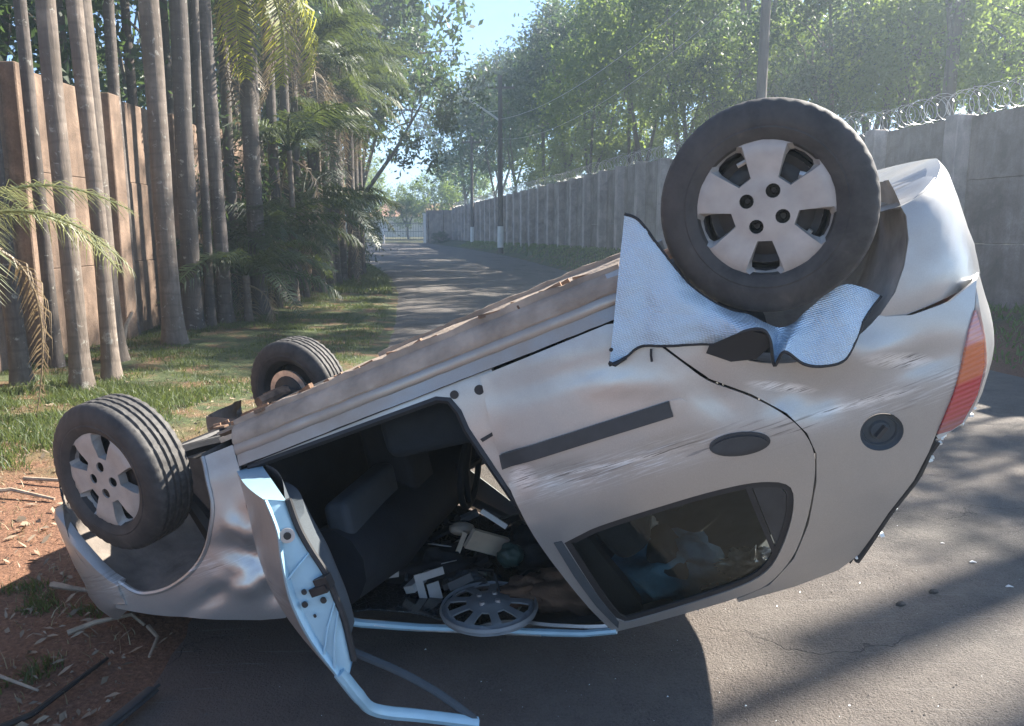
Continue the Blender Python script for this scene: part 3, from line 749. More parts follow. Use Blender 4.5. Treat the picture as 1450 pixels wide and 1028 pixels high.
# front bumper: swept round the nose
half_r = []
def bumper(name, plan, zprof, material, ends, arch=None):
    def along_plan(P, n):
        P = [Vector(p) for p in P]; d = [0.0]
        for a, q in zip(P, P[1:]): d.append(d[-1] + (q - a).length)
        out = []
        for i in range(n):
            s = d[-1] * i / (n - 1); j = 0
            while j < len(d) - 2 and s > d[j + 1]: j += 1
            out.append(P[j].lerp(P[j + 1], (s - d[j]) / max(1e-6, d[j + 1] - d[j])))
        return out
    np_ = 49; kz = len(zprof); cols_ = [[None] * kz for _ in range(np_)]
    for k, (o_, z) in enumerate(zprof):
        if arch:
            ua = arch(ends(0, z)); P = [p for p in half_r if p[0] > ua + .004]
            q = [p for p in half_r if p[0] <= ua + .004]
            if q:
                f_ = (ua - q[-1][0]) / (P[0][0] - q[-1][0]); P = [(ua, q[-1][1] + (P[0][1] - q[-1][1]) * f_)] + P
            pl = P + [(u, -v) for u, v in reversed(P)]; pl = pl[::-1]
        else: pl = plan
        pl = along_plan(pl, np_)
        for i, p in enumerate(pl):
            t = (pl[min(i + 1, np_ - 1)] - pl[max(i - 1, 0)]).normalized(); nrm = Vector((t.y, -t.x))
            if arch: nrm = Vector((-t.y, t.x)) * (1 if True else 1); nrm = nrm if nrm.x > 0 or abs(nrm.y) > .5 and nrm.y * p.y > 0 else -nrm
            zz = ends(i / (np_ - 1), z); w = .005 * noise.noise((p.x * 5, p.y * 5, z * 5))
            cols_[i][k] = (p.x + nrm.x * (o_ + w), p.y + nrm.y * (o_ + w), zz)
    V = [p for col in cols_ for p in col]
    F = [(i * kz + k, (i + 1) * kz + k, (i + 1) * kz + k + 1, i * kz + k + 1) for i in range(np_ - 1) for k in range(kz - 1)]
    cen = Vector((sum(p[0] for p in plan) / np_, 0, .4))
    out = []
    for f in F:
        A, B_, C = (Vector(V[j]) for j in f[:3]); nn = (B_ - A).cross(C - A); m = (A + B_ + C) / 3 - cen
        out.append(f if nn.dot(m) >= 0 else f[::-1])
    return thicken(mk(name, V, out, material, car), .008)
half = [(-.175, .783), (-.27, .757), (-.36, .716), (-.44, .66), (-.51, .585), (-.565, .49), (-.60, .38), (-.625, .25), (-.64, .10)]
plan = half + [(u, -v) for u, v in reversed(half)]
def endsF(t, z):
    e = min(t, 1 - t) * 2     # 0 at the arch, 1 at the nose
    lim = .555 + .05 * sst(0, .25, e)
    lowlim = .545 - .345 * sst(0.0, .36, e) ** .7
    return lowlim + (lim + .10 - lowlim) * (z - .20) / .45
fb = bumper('front_bumper', plan, [(-.035, .200), (-.010, .205), (.004, .23), (.008, .30), (.010, .40), (.006, .48), (.012, .53), (.0, .59), (-.03, .65)], P_SILVER, endsF)
fb['label'] = 'scuffed front bumper hanging loose past the front wheel'
b = MB(); b.box((-.335, .585, .262), (.02, .10, .06), rz=.9); b.box((-.30, .63, .225), (.02, .06, .03), rz=.9)
b.build('bumper_bracket', M_CREAM, car, False)
halfr = [(2.60, .80), (2.66, .791), (2.70, .782), (2.78, .757), (2.86, .715), (2.92, .650), (2.965, .57), (2.995, .46), (3.015, .30), (3.025, .10)]
half_r += halfr
planr = [(u, v) for u, v in halfr] + [(u, -v) for u, v in reversed(halfr)]
def endsR(t, z):
    e = min(t, 1 - t) * 2
    low = .30 - .07 * sst(0, .5, e)
    return low + (.588 + .006 * math.sin(e * 3) - low) * (z - .2) / .4
V = []
def bumper_r():
    pl = planr[::-1]
    return bumper('rear_bumper', pl, [(-.22, .215), (-.05, .2), (-.012, .2), (.0, .24), (.004, .33), (.002, .42), (.004, .50), (-.002, .56), (-.008, .60)], P_SILVER, endsR, lambda z: 2.438 + math.sqrt(max(.342 ** 2 - (z - .27) ** 2, .0)) if z < .575 else 2.0)
rb = bumper_r()
# bonnet, windscreen, roof and pillars
def zmax(u, v): return (.915 + .389 * u - .0237 * v) / .921
V = []; us = [-.58 + 1.02 * i / 20 for i in range(21)]; vs = [-.74 + 1.48 * k / 24 for k in range(25)]
for u in us:
    half_w = .66 - .17 * sst(-.1, -.60, u)
    for v in vs:
        vv = v / .74 * half_w
        z = min(.70 + .235 * sst(-.75, .25, u) ** .8 + .03 * (1 - (v / .74) ** 2) - .17 * abs(v / .74) ** 3, zmax(u, vv) - .012) + .01 * noise.noise((u * 5, v * 5, 8))
        V.append((u, vv, z))
F = [(i * 25 + k, (i + 1) * 25 + k, (i + 1) * 25 + k + 1, i * 25 + k + 1) for i in range(20) for k in range(24)]
thicken(mk('bonnet', V, F, P_SILVER, car), .01)
V = []; n1, n2 = 14, 16
for i in range(n1 + 1):
    s = i / n1; u = .38 + .60 * s; hw = .66 - .14 * s
    for k in range(n2 + 1):
        v = -hw + 2 * hw * k / n2
        z = min(.93 + .42 * s + .03 * (1 - (v / hw) ** 2) - .05 * math.sin(s * 3.14), zmax(u, v) - .012) - (.12 * sst(-.1, .6, v) * s) + .012 * noise.noise((u * 8, v * 8, 3))
        V.append((u, v, z))
F = [(i * (n2 + 1) + k, (i + 1) * (n2 + 1) + k, (i + 1) * (n2 + 1) + k + 1, i * (n2 + 1) + k + 1) for i in range(n1) for k in range(n2)]
thicken(mk('windscreen', V, F, M_CGLASS, car), .006)
V = []; n1, n2 = 30, 36
for i in range(n1 + 1):
    u = .98 + 1.40 * i / n1
    cr_ = 1 - sst(1.0, 1.52, u)
    hw = .600 - .03 * sst(2.1, 2.4, u)
    for k in range(n2 + 1):
        t = -1 + 2 * k / n2; v = t * hw
        z = 1.338 + .115 * (1 - abs(t) ** 2.4) - .10 * sst(2.0, 2.45, u) * (1 - abs(t) ** 4)
        if v > 0:
            z -= .10 * cr_ * (v / .6) ** 1.5; v -= .09 * cr_ * (v / .6)
        z = min(z, zmax(u, v) - .008)
        V.append((u, v, z + .008 * noise.noise((u * 6, v * 6, 6))))
F = [(i * (n2 + 1) + k, (i + 1) * (n2 + 1) + k, (i + 1) * (n2 + 1) + k + 1, i * (n2 + 1) + k + 1) for i in range(n1) for k in range(n2)]
thicken(mk('roof', V, F, [P_SILVER], car), .012)
b = MB(); b.tube([(1.50, .612, 1.342), (1.38, .60, 1.325), (1.20, .560, 1.290), (1.0, .518, 1.243), (.80, .59, 1.135), (.62, .66, 1.022), (.54, .70, .955), (.45, .725, .90)], [.012, .013, .014, .014, .015, .016, .016, .02], 8)
b.build('roof_rail', P_SKYTINT, car)
b = MB(); b.tube([(.66, .655, 1.045), (.80, .598, 1.140), (1.0, .528, 1.252), (1.22, .572, 1.300)], .006, 6)
b.build('rail_trim', M_BRIGHT, car)
b = MB(); b.tube([(.44, -.72, .90), (.62, -.68, 1.02), (.98, -.58, 1.33)], .03, 8); b.build('windscreen_pillar', P_SILVER, car)
for s in (1, -1):
    # door aperture behind the front door: pillar face with its holes, then the inner trim
    pil = [(.56, .318), (.56, .300), (1.50, .300), (1.485, .44), (1.47, .66), (1.475, .80), (1.49, 1.05), (1.53, 1.34), (1.495, 1.345), (1.472, 1.20), (1.440, .92), (1.424, .794), (1.388, .616), (1.353, .457), (1.350, .395), (1.335, .352), (1.298, .333)]
    holes_p = [[(1.350 + .013 * math.cos(a), .343 + .013 * math.sin(a)) for a in [2 * math.pi * k / 12 for k in range(12)]]] if s > 0 else []
    holes_p = []
    p = panel('door_pillar', pil, holes_p, P_SILVER, -.016, .03, s, .02, dent=False)
    if s > 0:
        b = MB()
        for (u, z, r) in ((1.352, .338, .014), (1.437, .352, .016)):
            b.lathe([(.003, 0.0001), (.003, r), (-.01, r)], 16)
            for q_ in range(len(b.V) - 48, len(b.V)): x, y, w = b.V[q_]; b.V[q_] = (x + u, y + S(u, z, False) - .014, w + z)
        b.build('pillar_hole_plug', M_RUBBER, p)
        panel('aperture_seam', [(1.380, .500), (1.428, .492), (1.430, .503), (1.384, .512)], [], M_RUBBER, -.013, .02, s, .003, p, False)
    ap = [(.54, .318), (1.29, .333), (1.328, .350), (1.345, .395), (1.348, .457), (1.383, .616), (1.419, .794), (1.436, .92), (1.468, 1.20), (1.49, 1.335)]
    b = MB(); b.tube([(u, s * (S(u, z, False) - .020), z) for u, z in ap], .013, 6); b.build('door_seal', M_RUBBER, p)
    tr = smooth_loop([(1.30, .36), (1.36, .47), (1.40, .62), (1.43, .79), (1.45, .95), (1.48, 1.20), (1.50, 1.33), (1.60, 1.33), (1.56, 1.0), (1.45, .36)], 2)
    panel('pillar_trim', tr, [], M_INTER, -.09, .05, s, .05, dent=False)

# tailgate with the broken rear window
UE = pchip([.58, .65, .73, .81, .886, .958, .99, 1.084, 1.167, 1.306, 1.34], [2.895, 2.878, 2.866, 2.846, 2.803, 2.742, 2.655, 2.572, 2.477, 2.352, 2.32])
VE = pchip([.58, .65, .73, .81, .886, .958, .99, 1.084, 1.167, 1.306, 1.34], [.715, .735, .738, .738, .735, .728, .722, .705, .685, .630, .615])
BG = pchip([.58, .75, .90, .97, 1.05, 1.2, 1.34], [.135, .165, .180, .200, .215, .205, .18])
def tail_pt(t, z):
    v = t * VE(z); return (UE(z) + BG(z) * (1 - abs(t) ** 2.6), v, z)
V = []; n1, n2 = 26, 36
zs = [.582 + (.985 - .582) * i / 14 for i in range(15)]
for z in zs:
    for k in range(n2 + 1): V.append(tail_pt(-1 + 2 * k / n2, z))
F = [(i * 37 + k, i * 37 + k + 1, (i + 1) * 37 + k + 1, (i + 1) * 37 + k) for i in range(14) for k in range(36)]
F = fix_normals(V, F, Vector((1, 0, 0)))
tg = thicken(mk('tailgate', V, F, P_SILVER, car), .012)
V = []; zs = [.990 + (1.335 - .990) * i / 14 for i in range(15)]
for z in zs:
    for k in range(37):
        p = Vector(tail_pt(-1 + 2 * k / 36, z)); p.x -= .008 + .010 * max(0, noise.noise((p.y * 9, z * 9, 1))); V.append(p)
F = [(i * 37 + k, i * 37 + k + 1, (i + 1) * 37 + k + 1, (i + 1) * 37 + k) for i in range(14) for k in range(36) if not (3 < i < 12 and 8 < k < 26 and noise.noise((i * .5, k * .5, 3)) > -.2)]
F = fix_normals(V, F, Vector((1, 0, 0)))
thicken(mk('rear_window', V, F, M_CGLASS, tg), .005)
b = MB(); b.tube([(UE(z) + .004, VE(z), z) for z in [.99 + .34 * i / 12 for i in range(13)]], .010, 6)
b.build('window_rubber', M_RUBBER, tg)
b = MB()
for k in range(70):
    z = .96 + .38 * random.random() ** 1.2; t = random.uniform(.72, 1.0); p = tail_pt(t, z); r = random.uniform(.002, .006)
    b.box((p[0] + .006, p[1], p[2]), (r * 2, r * 2, r * 1.6), rot=Matrix.Rotation(random.uniform(0, 3), 3, 'X') @ Matrix.Rotation(random.uniform(0, 3), 3, 'Y'))
b.box((2.43, .655, 1.25), (.012, .014, .012)); b.tube([(2.335, .63, 1.315), (2.36, .60, 1.31), (2.40, .57, 1.30)], .006, 5)
tag(b.build('glass_crumbs', M_CRUMB, tg, False), kind='stuff')
b = MB(); b.tube([(2.905, .52, .665), (2.935, .50, .675), (2.945, .49, .69)], .004, 4); b.tube([(2.94, .505, .66), (2.925, .50, .69)], .004, 4)
b.build('badge', M_DARKST, tg)

# interior
def rounded_slab(name, c, d, m, parent, rot=None, bev=.04):
    b = MB(); b.box((0, 0, 0), d); o = b.build(name, m, parent, True, None); o.location = c
    if rot: o.rotation_euler = rot
    bv = o.modifiers.new('bevel', 'BEVEL'); bv.width = bev; bv.segments = 4
    return o
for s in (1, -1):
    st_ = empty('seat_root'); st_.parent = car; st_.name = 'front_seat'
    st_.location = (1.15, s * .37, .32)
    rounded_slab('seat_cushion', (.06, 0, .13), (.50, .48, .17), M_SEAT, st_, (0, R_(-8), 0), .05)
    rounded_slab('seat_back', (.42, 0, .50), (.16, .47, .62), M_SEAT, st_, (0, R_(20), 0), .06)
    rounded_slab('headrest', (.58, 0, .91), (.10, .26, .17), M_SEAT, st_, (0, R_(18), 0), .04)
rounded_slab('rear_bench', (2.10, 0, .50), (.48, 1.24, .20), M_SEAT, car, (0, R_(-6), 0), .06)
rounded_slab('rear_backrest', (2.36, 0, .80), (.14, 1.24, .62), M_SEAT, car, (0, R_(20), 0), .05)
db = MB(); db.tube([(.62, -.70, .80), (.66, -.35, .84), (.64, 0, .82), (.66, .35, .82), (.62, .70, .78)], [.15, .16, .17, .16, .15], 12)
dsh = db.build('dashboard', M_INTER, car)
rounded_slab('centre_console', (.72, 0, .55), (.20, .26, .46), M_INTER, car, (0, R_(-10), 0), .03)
rounded_slab('glovebox', (.70, .42, .66), (.10, .50, .20), M_TRIMGREY, car, (0, R_(-12), 0), .03)
sw = MB(); sw.lathe([(.016 * math.cos(a), .175 + .016 * math.sin(a)) for a in [2 * math.pi * k / 8 for k in range(8)]], 36, 'Z', closed=True)
sw.tube([(-.17, 0, 0), (0, 0, -.03), (.17, 0, 0)], [.014, .03, .014], 6); sw.tube([(0, 0, -.03), (0, -.17, 0)], .016, 6); sw.tube([(0, 0, -.02), (0, 0, -.25)], .03, 8)
swo = sw.build('steering_wheel', M_INTER, car); swo.location = (.86, -.36, .84); swo.rotation_euler = (0, R_(65), 0)
V = [(.55, -.70, .24), (1.95, -.70, .24), (1.95, .70, .24), (.55, .70, .24), (.42, -.68, .55), (.42, .68, .55), (.36, -.68, .95), (.36, .68, .95)]
mk('carpet', V, [(0, 1, 2, 3), (0, 3, 5, 4), (4, 5, 7, 6)], M_INTER, car, False)
V = []; n1, n2 = 10, 10
for i in range(n1 + 1):
    u = 1.02 + 1.3 * i / n1
    for k in range(n2 + 1):
        t = -1 + 2 * k / n2; v = t * .54
        V.append((u, v, min(1.335 + .08 * (1 - abs(t) ** 2.4), zmax(u, v) - .04) - .11 * (1 - sst(1.0, 1.5, u)) * max(0, t) ** 1.5))
F = [(i * 11 + k, i * 11 + k + 1, (i + 1) * 11 + k + 1, (i + 1) * 11 + k) for i in range(n1) for k in range(n2)]
mk('headlining', V, F, M_HEADLIN, car)
for s in (1, -1):
    panel('rear_side_trim', [(1.52, .33), (1.90, .33), (2.05, .55), (2.20, .70), (2.24, .88), (1.50, .89)], [], M_INTER, -.075, .08, s, .03, dent=False)
panel('front_side_trim', [(.56, .33), (1.40, .33), (1.40, .89), (.56, .89)], [], M_INTER, -.075, .1, -1, .03, dent=False)
b = MB(); b.tube([(1.46, .66, .40), (1.42, .55, .70), (1.36, .40, 1.05), (1.30, .30, 1.20)], .022, 6, flat=.12); b.build('seat_belt', M_TRIMGREY, car)

# the opened front door: edge towards the viewer, window frame bent to the ground
D_OUT = [(0.984, 1.399, 0.343), (0.975, 1.395, 0.434), (0.948, 1.396, 0.519), (0.922, 1.394, 0.628), (0.921, 1.387, 0.751), (0.943, 1.376, 0.873), (0.951, 1.372, 0.909)]
D_IN = [(1.017, 1.36, 0.374), (1.008, 1.357, 0.451), (1.01, 1.353, 0.518), (1.018, 1.346, 0.599), (1.013, 1.343, 0.676), (1.006, 1.34, 0.744), (0.981, 1.339, 0.857)]
def densify(P, m):
    out = []; n = len(P)
    for i in range(n - 1):
        p0, p1, p2, p3 = (Vector(P[min(max(i + j - 1, 0), n - 1)]) for j in range(4))
        for s in range(m):
            t = s / m
            out.append(0.5 * ((2 * p1) + (p2 - p0) * t + (2 * p0 - 5 * p1 + 4 * p2 - p3) * t * t + (3 * p1 - p0 - 3 * p2 + p3) * t ** 3))
    out.append(Vector(P[-1])); return out
DO, DI = densify(D_OUT, 5), densify(D_IN, 5); nd = len(DO)
HO = [Vector((.502 - .03 * math.sin(3.14 * i / (nd - 1)), .788, .312 + .58 * i / (nd - 1))) for i in range(nd)]
HI = [Vector((.545, .705, .325 + .56 * i / (nd - 1))) for i in range(nd)]
outn = (Vector(D_OUT[3]) - Vector(D_IN[3])).normalized()
V = []; ns = 12
for j in range(ns + 1):
    s = j / ns
    for i in range(nd):
        p = HO[i].lerp(DO[i], s) + outn * .035 * math.sin(3.14 * s) * math.sin(3.14 * (i + 3) / (nd + 5)); V.append(p)
F = [(j * nd + i, j * nd + i + 1, (j + 1) * nd + i + 1, (j + 1) * nd + i) for j in range(ns) for i in range(nd - 1)]
FMi = [0] * len(F)
# rounded lip then the pale jamb face with a step and a crease
n0 = len(V); lipn = 5; cols = []
along = (Vector(D_OUT[3]) - HO[nd // 2]).normalized()
for i in range(nd):
    a, c = DO[i], DI[i]
    row = [a, a + along * .010 + (c - a) * .05, a + along * .004 + (c - a) * .14, a - along * .004 + (c - a) * .20, a - along * .002 + (c - a) * .62, c - along * .008, c - along * .02]
    cols.append(row); V += row
kr = 7
F2 = [(n0 + i * kr + k, n0 + i * kr + k + 1, n0 + (i + 1) * kr + k + 1, n0 + (i + 1) * kr + k) for i in range(nd - 1) for k in range(kr - 1)]
F += F2; FMi += [1] * len(F2)
n0 = len(V)
for i, j in ((0, 0),):
    A = [HO[0].lerp(DO[0], s / ns) + outn * .035 * math.sin(3.14 * s / ns) * math.sin(3.14 * 3 / (nd + 5)) for s in range(ns + 1)]
    B2 = [HI[0].lerp(DI[0], s / ns) for s in range(ns + 1)]
    V += A + B2
    F3 = [(n0 + s, n0 + s + 1, n0 + ns + 1 + s + 1, n0 + ns + 1 + s) for s in range(ns)]
    F += F3; FMi += [1] * len(F3)
n0 = len(V)
for s in range(ns + 1):
    for i in (nd - 1,):
        V += [HO[i].lerp(DO[i], s / ns), HI[i].lerp(DI[i], s / ns)]
F3 = [(n0 + 2 * s, n0 + 2 * s + 1, n0 + 2 * s + 3, n0 + 2 * s + 2) for s in range(ns)]
F += F3; FMi += [1] * len(F3)
fdoor = mk('front_door', V, F, [P_SILVER, P_SKYTINT], car, True, 40, FMi)
fdoor['label'] = 'front door swung open with its sky-tinted edge facing the viewer'
V = []
for j in range(ns + 1):
    s = j / ns
    for i in range(nd):
        V.append(HI[i].lerp(DI[i], s) - outn * (.0 + .030 * math.sin(3.14 * min(1, s * 1.02)) + (.035 if .15 < s < .93 and 4 < i < nd - 3 else 0)) - along * .022 * s)
for i in range(nd): V.append(DI[i] - outn * .025 - along * .035)
F = [(j * nd + i, j * nd + i + 1, (j + 1) * nd + i + 1, (j + 1) * nd + i) for j in range(ns) for i in range(nd - 1)]
mk('door_trim', V, F, M_TRIMGREY, fdoor, True, 40)
b = MB()
jc = Vector((0.990, 1.366, 0.645))
def on_jamb(t, s, off=.004):
    k = t * (nd - 1); i = min(int(k), nd - 2); f = k - i
    a = DO[i].lerp(DO[i + 1], f); c = DI[i].lerp(DI[i + 1], f); return a.lerp(c, s) + along * off
def disc_on(b, c, r, h=.006, n=12):
    x = outn; y = along.cross(outn).normalized(); k = len(b.V)
    P = [c + (x * math.cos(2 * math.pi * q / n) + y * math.sin(2 * math.pi * q / n)) * r for q in range(n)]
    b.add([c + along * h] + [p + along * h for p in P] + [p - along * .004 for p in P], [(0, 1 + q, 1 + (q + 1) % n) for q in range(n)] + [(1 + q, 1 + n + q, 1 + n + (q + 1) % n, 1 + (q + 1) % n) for q in range(n)])
lt = on_jamb(.545, .78); b.box(lt, (.05, .028, .022)); lt2 = on_jamb(.53, .92); b.box(lt2, (.04, .03, .034))
b.build('door_latch', M_DARKST, fdoor, False)
for (t, s, r) in ((.50, .40, .007), (.545, .30, .008), (.60, .74, .008), (.615, .40, .004)):
    b = MB(); disc_on(b, on_jamb(t, s), r); b.build('jamb_hole', M_DARKST, fdoor, False)
b = MB(); disc_on(b, on_jamb(.20, .45), .020, .004, 16); b.build('rubber_plug', M_STEELWIRE, fdoor, False)
b = MB(); disc_on(b, on_jamb(.20, .45), .010, .010, 12); b.build('plug_hole', M_DARKST, fdoor, False)
for t in (.41, .735, .80):
    b = MB(); b.tube([on_jamb(t, .10, .005), on_jamb(t - .03, .55, .004), on_jamb(t - .055, 1.0, -.006)], .0035, 5)
    b.build('jamb_seam', P_SKYTINT, fdoor)
b = MB(); b.tube([p - outn * .006 - along * .004 for p in DI], .009, 6); b.build('door_weatherstrip', M_RUBBER, fdoor)
b = MB(); b.tube([HI[4], HI[6] + Vector((.03, -.05, .0)), Vector((.50, .66, .50)), Vector((.44, .64, .52))], .012, 6); b.build('wiring_boot', M_RUBBER, fdoor)
FRAME = [(0.951, 1.368, 0.86), (0.955, 1.340, 0.957), (0.954, 1.293, 1.033), (1.021, 1.191, 1.142), (1.118, 1.094, 1.26)]
b = MB(); b.tube(densify(FRAME, 5), [.021] * 6 + [.019] * 15, 8, flat=.75); b.build('window_frame', P_SKYTINT, fdoor)
BAR = [(0.80, 1.14, .86), (0.884, 1.161, 0.913), (0.966, 1.139, 1.006), (1.03, 1.121, 1.093), (1.082, 1.106, 1.181), (1.12, 1.093, 1.258)]
b = MB(); b.tube(densify(BAR, 4), .014, 8, flat=.7); b.build('frame_bar', M_TRIMGREY, fdoor)
b = MB(); b.tube([(.50, .77, .40), (.53, .78, .40), (.56, .80, .41)], .02, 6); b.tube([(.50, .77, .76), (.53, .78, .76), (.56, .80, .77)], .02, 6); b.build('door_hinge', M_DARKST, fdoor)

# wheels
TP = [(.062, .176), (.078, .182), (.088, .196), (.0925, .212), (.0905, .216), (.0925, .222), (.091, .240), (.086, .258), (.081, .270), (.074, .280), (.066, .2862), (.056, .288),
      (.050, .2885), (.046, .2815), (.040, .2815), (.036, .289), (.018, .2895), (.015, .282), (.009, .282), (.006, .29)]
TP = TP + [(-y, r) for y, r in reversed(TP)]
NSEG = 132
def tfn(i, j, y, r):
    if r > .268 and abs(y) > .055 and r < .2875: r -= .0045 if j % 3 == 0 else 0.0
    if .236 < r < .264 and j % 2: y *= .985
    if r > .285 and abs(y) < .055 and (j + (3 if y > 0 else 0)) % 6 == 0: r -= .0035
    return y, r
def make_wheel(name_root):
    b = MB()
    # steel rim: barrel, dish, and dark hub seen through the cover
    b.lathe([(.062, .178), (.068, .182), (.066, .186), (.050, .176), (.040, .166), (-.045, .160), (-.060, .176), (-.068, .186), (-.070, .182), (-.062, .172), (-.045, .155), (.020, .158), (.030, .150)], 48)
    b.lathe([(.030, .150), (.022, .130), (.034, .105), (.030, .080), (.012, .060), (.012, .0001)], 40)
    w = b.build(name_root, M_DARKST, car)
    b = MB(); b.lathe(TP, NSEG, closed=True, fn=tfn); t = b.build('tyre', M_TYRE, w, True, 28)
    return w
def make_cover(parent, phase):
    outer = [(.196 * math.cos(2 * math.pi * k / 72), .196 * math.sin(2 * math.pi * k / 72)) for k in range(72)]
    holes = []; wall_list = []
    for k in range(5):
        th = R_(phase + 72 * k)
        W = [(.089, -12.5), (.087, 0), (.089, 12.5), (.112, 14.5), (.150, 16.5), (.176, 17), (.184, 12), (.186, 0), (.184, -12), (.176, -17), (.150, -16.5), (.112, -14.5)]
        P = [(r * math.cos(th + R_(a)), r * math.sin(th + R_(a))) for r, a in W]; holes.append(P)
        c = (sum(p[0] for p in P) / len(P), sum(p[1] for p in P) / len(P))
        Q = []
        for (r, a), p in zip(W, P):
            sc = .94 if r < .12 else (.72 if r > .165 else .86)
            q = (c[0] + (p[0] - c[0]) * sc, c[1] + (p[1] - c[1]) * sc); Q.append(q)
        n = len(P); Vv = [(p[0], .0785, -p[1]) for p in P] + [(q[0], .048, -q[1]) for q in Q]
        wall_list.append((Vv, [(i, (i + 1) % n, n + (i + 1) % n, n + i) for i in range(n)]))
    bolts = []
    for k in range(4):
        th = R_(phase - 34 + 45 + 90 * k + 0); bx, by = .052 * math.cos(th), .052 * math.sin(th)
        rr = [.0195] * 14
        bolts.append([(bx + rr[q] * math.cos(2 * math.pi * q / 14), by + rr[q] * math.sin(2 * math.pi * q / 14)) for q in range(14)])
    V2, F2 = fill2d(outer, holes + bolts, .018)
    def yy(x, z):
        r = math.hypot(x, z)
        return .078 + .010 * (1 - sst(.05, .09, r)) * .4 - .012 * sst(.178, .197, r) - .0035 * (r > .168) + .004 * sst(.09, .15, r)
    V = [(x, yy(x, z), -z) for x, z in V2]
    F = fix_normals(V, F2, Vector((0, 1, 0)))
    o = thicken(mk('wheel_cover', V, F, M_COVER, parent), .006)
    for Vv, Fv in wall_list: mk('cover_recess', Vv, Fv, M_PALECOV, parent, False)
    for P in bolts:
        b = MB()
        c = (sum(p[0] for p in P) / 14, sum(p[1] for p in P) / 14)
        b.lathe([(.045, .0001), (.045, .008), (.03, .010)], 8)
        for q in range(len(b.V) - 24, len(b.V)): x, y, z = b.V[q]; b.V[q] = (x + c[0], y, z - c[1])
        b.build('wheel_bolt', M_DARKST, parent)
    return o
w_rr = make_wheel('wheel'); w_rr.location = (2.443, .752, .160); w_rr.rotation_euler = (0, 0, 0.19); w_rr.scale = (1.02, 1.0, 1.03)
cv_ = make_cover(w_rr, 34.5); w_rr['label'] = 'large rear wheel nearest the viewer with a chipped plastic cover'
w_fr = make_wheel('wheel'); w_fr.location = (0, .715, .165); w_fr.rotation_euler = (0, 0, 0.264)
make_cover(w_fr, 58.0); w_fr['label'] = 'dusty front wheel nearest the viewer turned to one side'
for P_, r__ in (([(.02, .05, .12), (.05, .04, .13), (.09, .05, .10)], .007), ([(-.12, .045, .06), (-.11, .045, .075)], .011), ([(.11, .045, -.05), (.13, .045, -.035)], .011), ([(-.03, .045, -.135), (.02, .045, -.14)], .007)):
    b = MB(); b.tube(P_, r__, 6); b.build('cover_clip', M_BRIGHT, w_rr)
w_fl = make_wheel('wheel'); w_fl.location = (0, -.70, .165); w_fl.rotation_euler = (0, 0, math.pi + 0.264)
w_fl['label'] = 'front wheel on the far side showing its brake disc'
w_rl = make_wheel('wheel'); w_rl.location = (2.443, -.718, .165); w_rl.rotation_euler = (0, 0, math.pi)
b = MB()
b.lathe([(-.060, .075), (-.060, .125), (-.066, .125), (-.066, .080), (-.075, .075), (-.075, .130), (-.081, .130), (-.081, .060)], 40)
for k in range(40):
    a = 2 * math.pi * k / 40; b.box((.100 * math.cos(a), -.070, .100 * math.sin(a)), (.045, .010, .004), rot=Matrix.Rotation(-a, 3, 'Y'))
b.build('brake_disc', M_BRIGHT, w_fl, True, 30)
b = MB(); b.lathe([(-.079, .100), (-.088, .096), (-.10, .055), (-.115, .05), (-.115, .0001)], 24); b.build('wheel_hub', M_DARKST, w_fl)
b = MB(); b.box((.10, -.085, .02), (.09, .07, .15)); b.tube([(0, -.08, 0), (-.02, -.16, -.02), (.0, -.3, -.02)], [.05, .035, .03], 8); b.build('brake_caliper', M_RUST, w_fl)

# ------------------------------------------------------------------ foil sunshade draped over the rear wheel arch (lies on the car)
SHADE = [[(2.066, 0.81, 0.02), (1.966, 0.825, 0.216), (1.865, 0.854, 0.414)], [(2.098, 0.81, 0.054), (2.008, 0.835, 0.23), (1.914, 0.834, 0.412)],
         [(2.121, 0.81, 0.136), (2.047, 0.83, 0.265), (1.97, 0.823, 0.399)], [(2.138, 0.805, 0.203), (2.091, 0.84, 0.31), (2.043, 0.835, 0.423)],
         [(2.162, 0.8, 0.28), (2.146, 0.845, 0.363), (2.129, 0.828, 0.453)], [(2.202, 0.8, 0.347), (2.198, 0.85, 0.407), (2.195, 0.85, 0.472)],
         [(2.246, 0.8, 0.398), (2.247, 0.87, 0.423), (2.249, 0.908, 0.451)], [(2.288, 0.8, 0.428), (2.293, 0.87, 0.442), (2.299, 0.919, 0.459)],
         [(2.325, 0.8, 0.47), (2.319, 0.86, 0.482), (2.313, 0.902, 0.497)], [(2.357, 0.8, 0.496), (2.328, 0.84, 0.536), (2.3, 0.887, 0.574)],
         [(2.397, 0.8, 0.498), (2.366, 0.87, 0.518), (2.337, 0.914, 0.542)], [(2.446, 0.8, 0.474), (2.41, 0.84, 0.537), (2.375, 0.866, 0.602)],
         [(2.545, 0.79, 0.443), (2.482, 0.835, 0.534), (2.423, 0.855, 0.629)], [(2.601, 0.78, 0.471), (2.541, 0.83, 0.548), (2.487, 0.84, 0.633)],
         [(2.643, 0.77, 0.517), (2.604, 0.8, 0.535), (2.567, 0.819, 0.556)]]
def cr_interp(P, m): return densify(P, m)
rows = [cr_interp([c[k] for c in SHADE], 6) for k in range(3)]
nr = len(rows[0]); V = []; MV = 14
for i in range(nr):
    a, m_, c = rows[0][i], rows[1][i], rows[2][i]
    for k in range(MV + 1):
        t = k / MV
        p = a * (2 * (t - .5) * (t - 1)) + m_ * (-4 * t * (t - 1)) + c * (2 * t * (t - .5))
        p = p + Vector((0, 1, 0)) * (.012 * noise.noise((p.x * 9, p.z * 9, 2)) + .006 * abs(noise.noise((p.x * 16, p.z * 22, 8))) + .004 * noise.noise((p.x * 30, p.z * 30, 5)))
        V.append(CAR_M @ p)
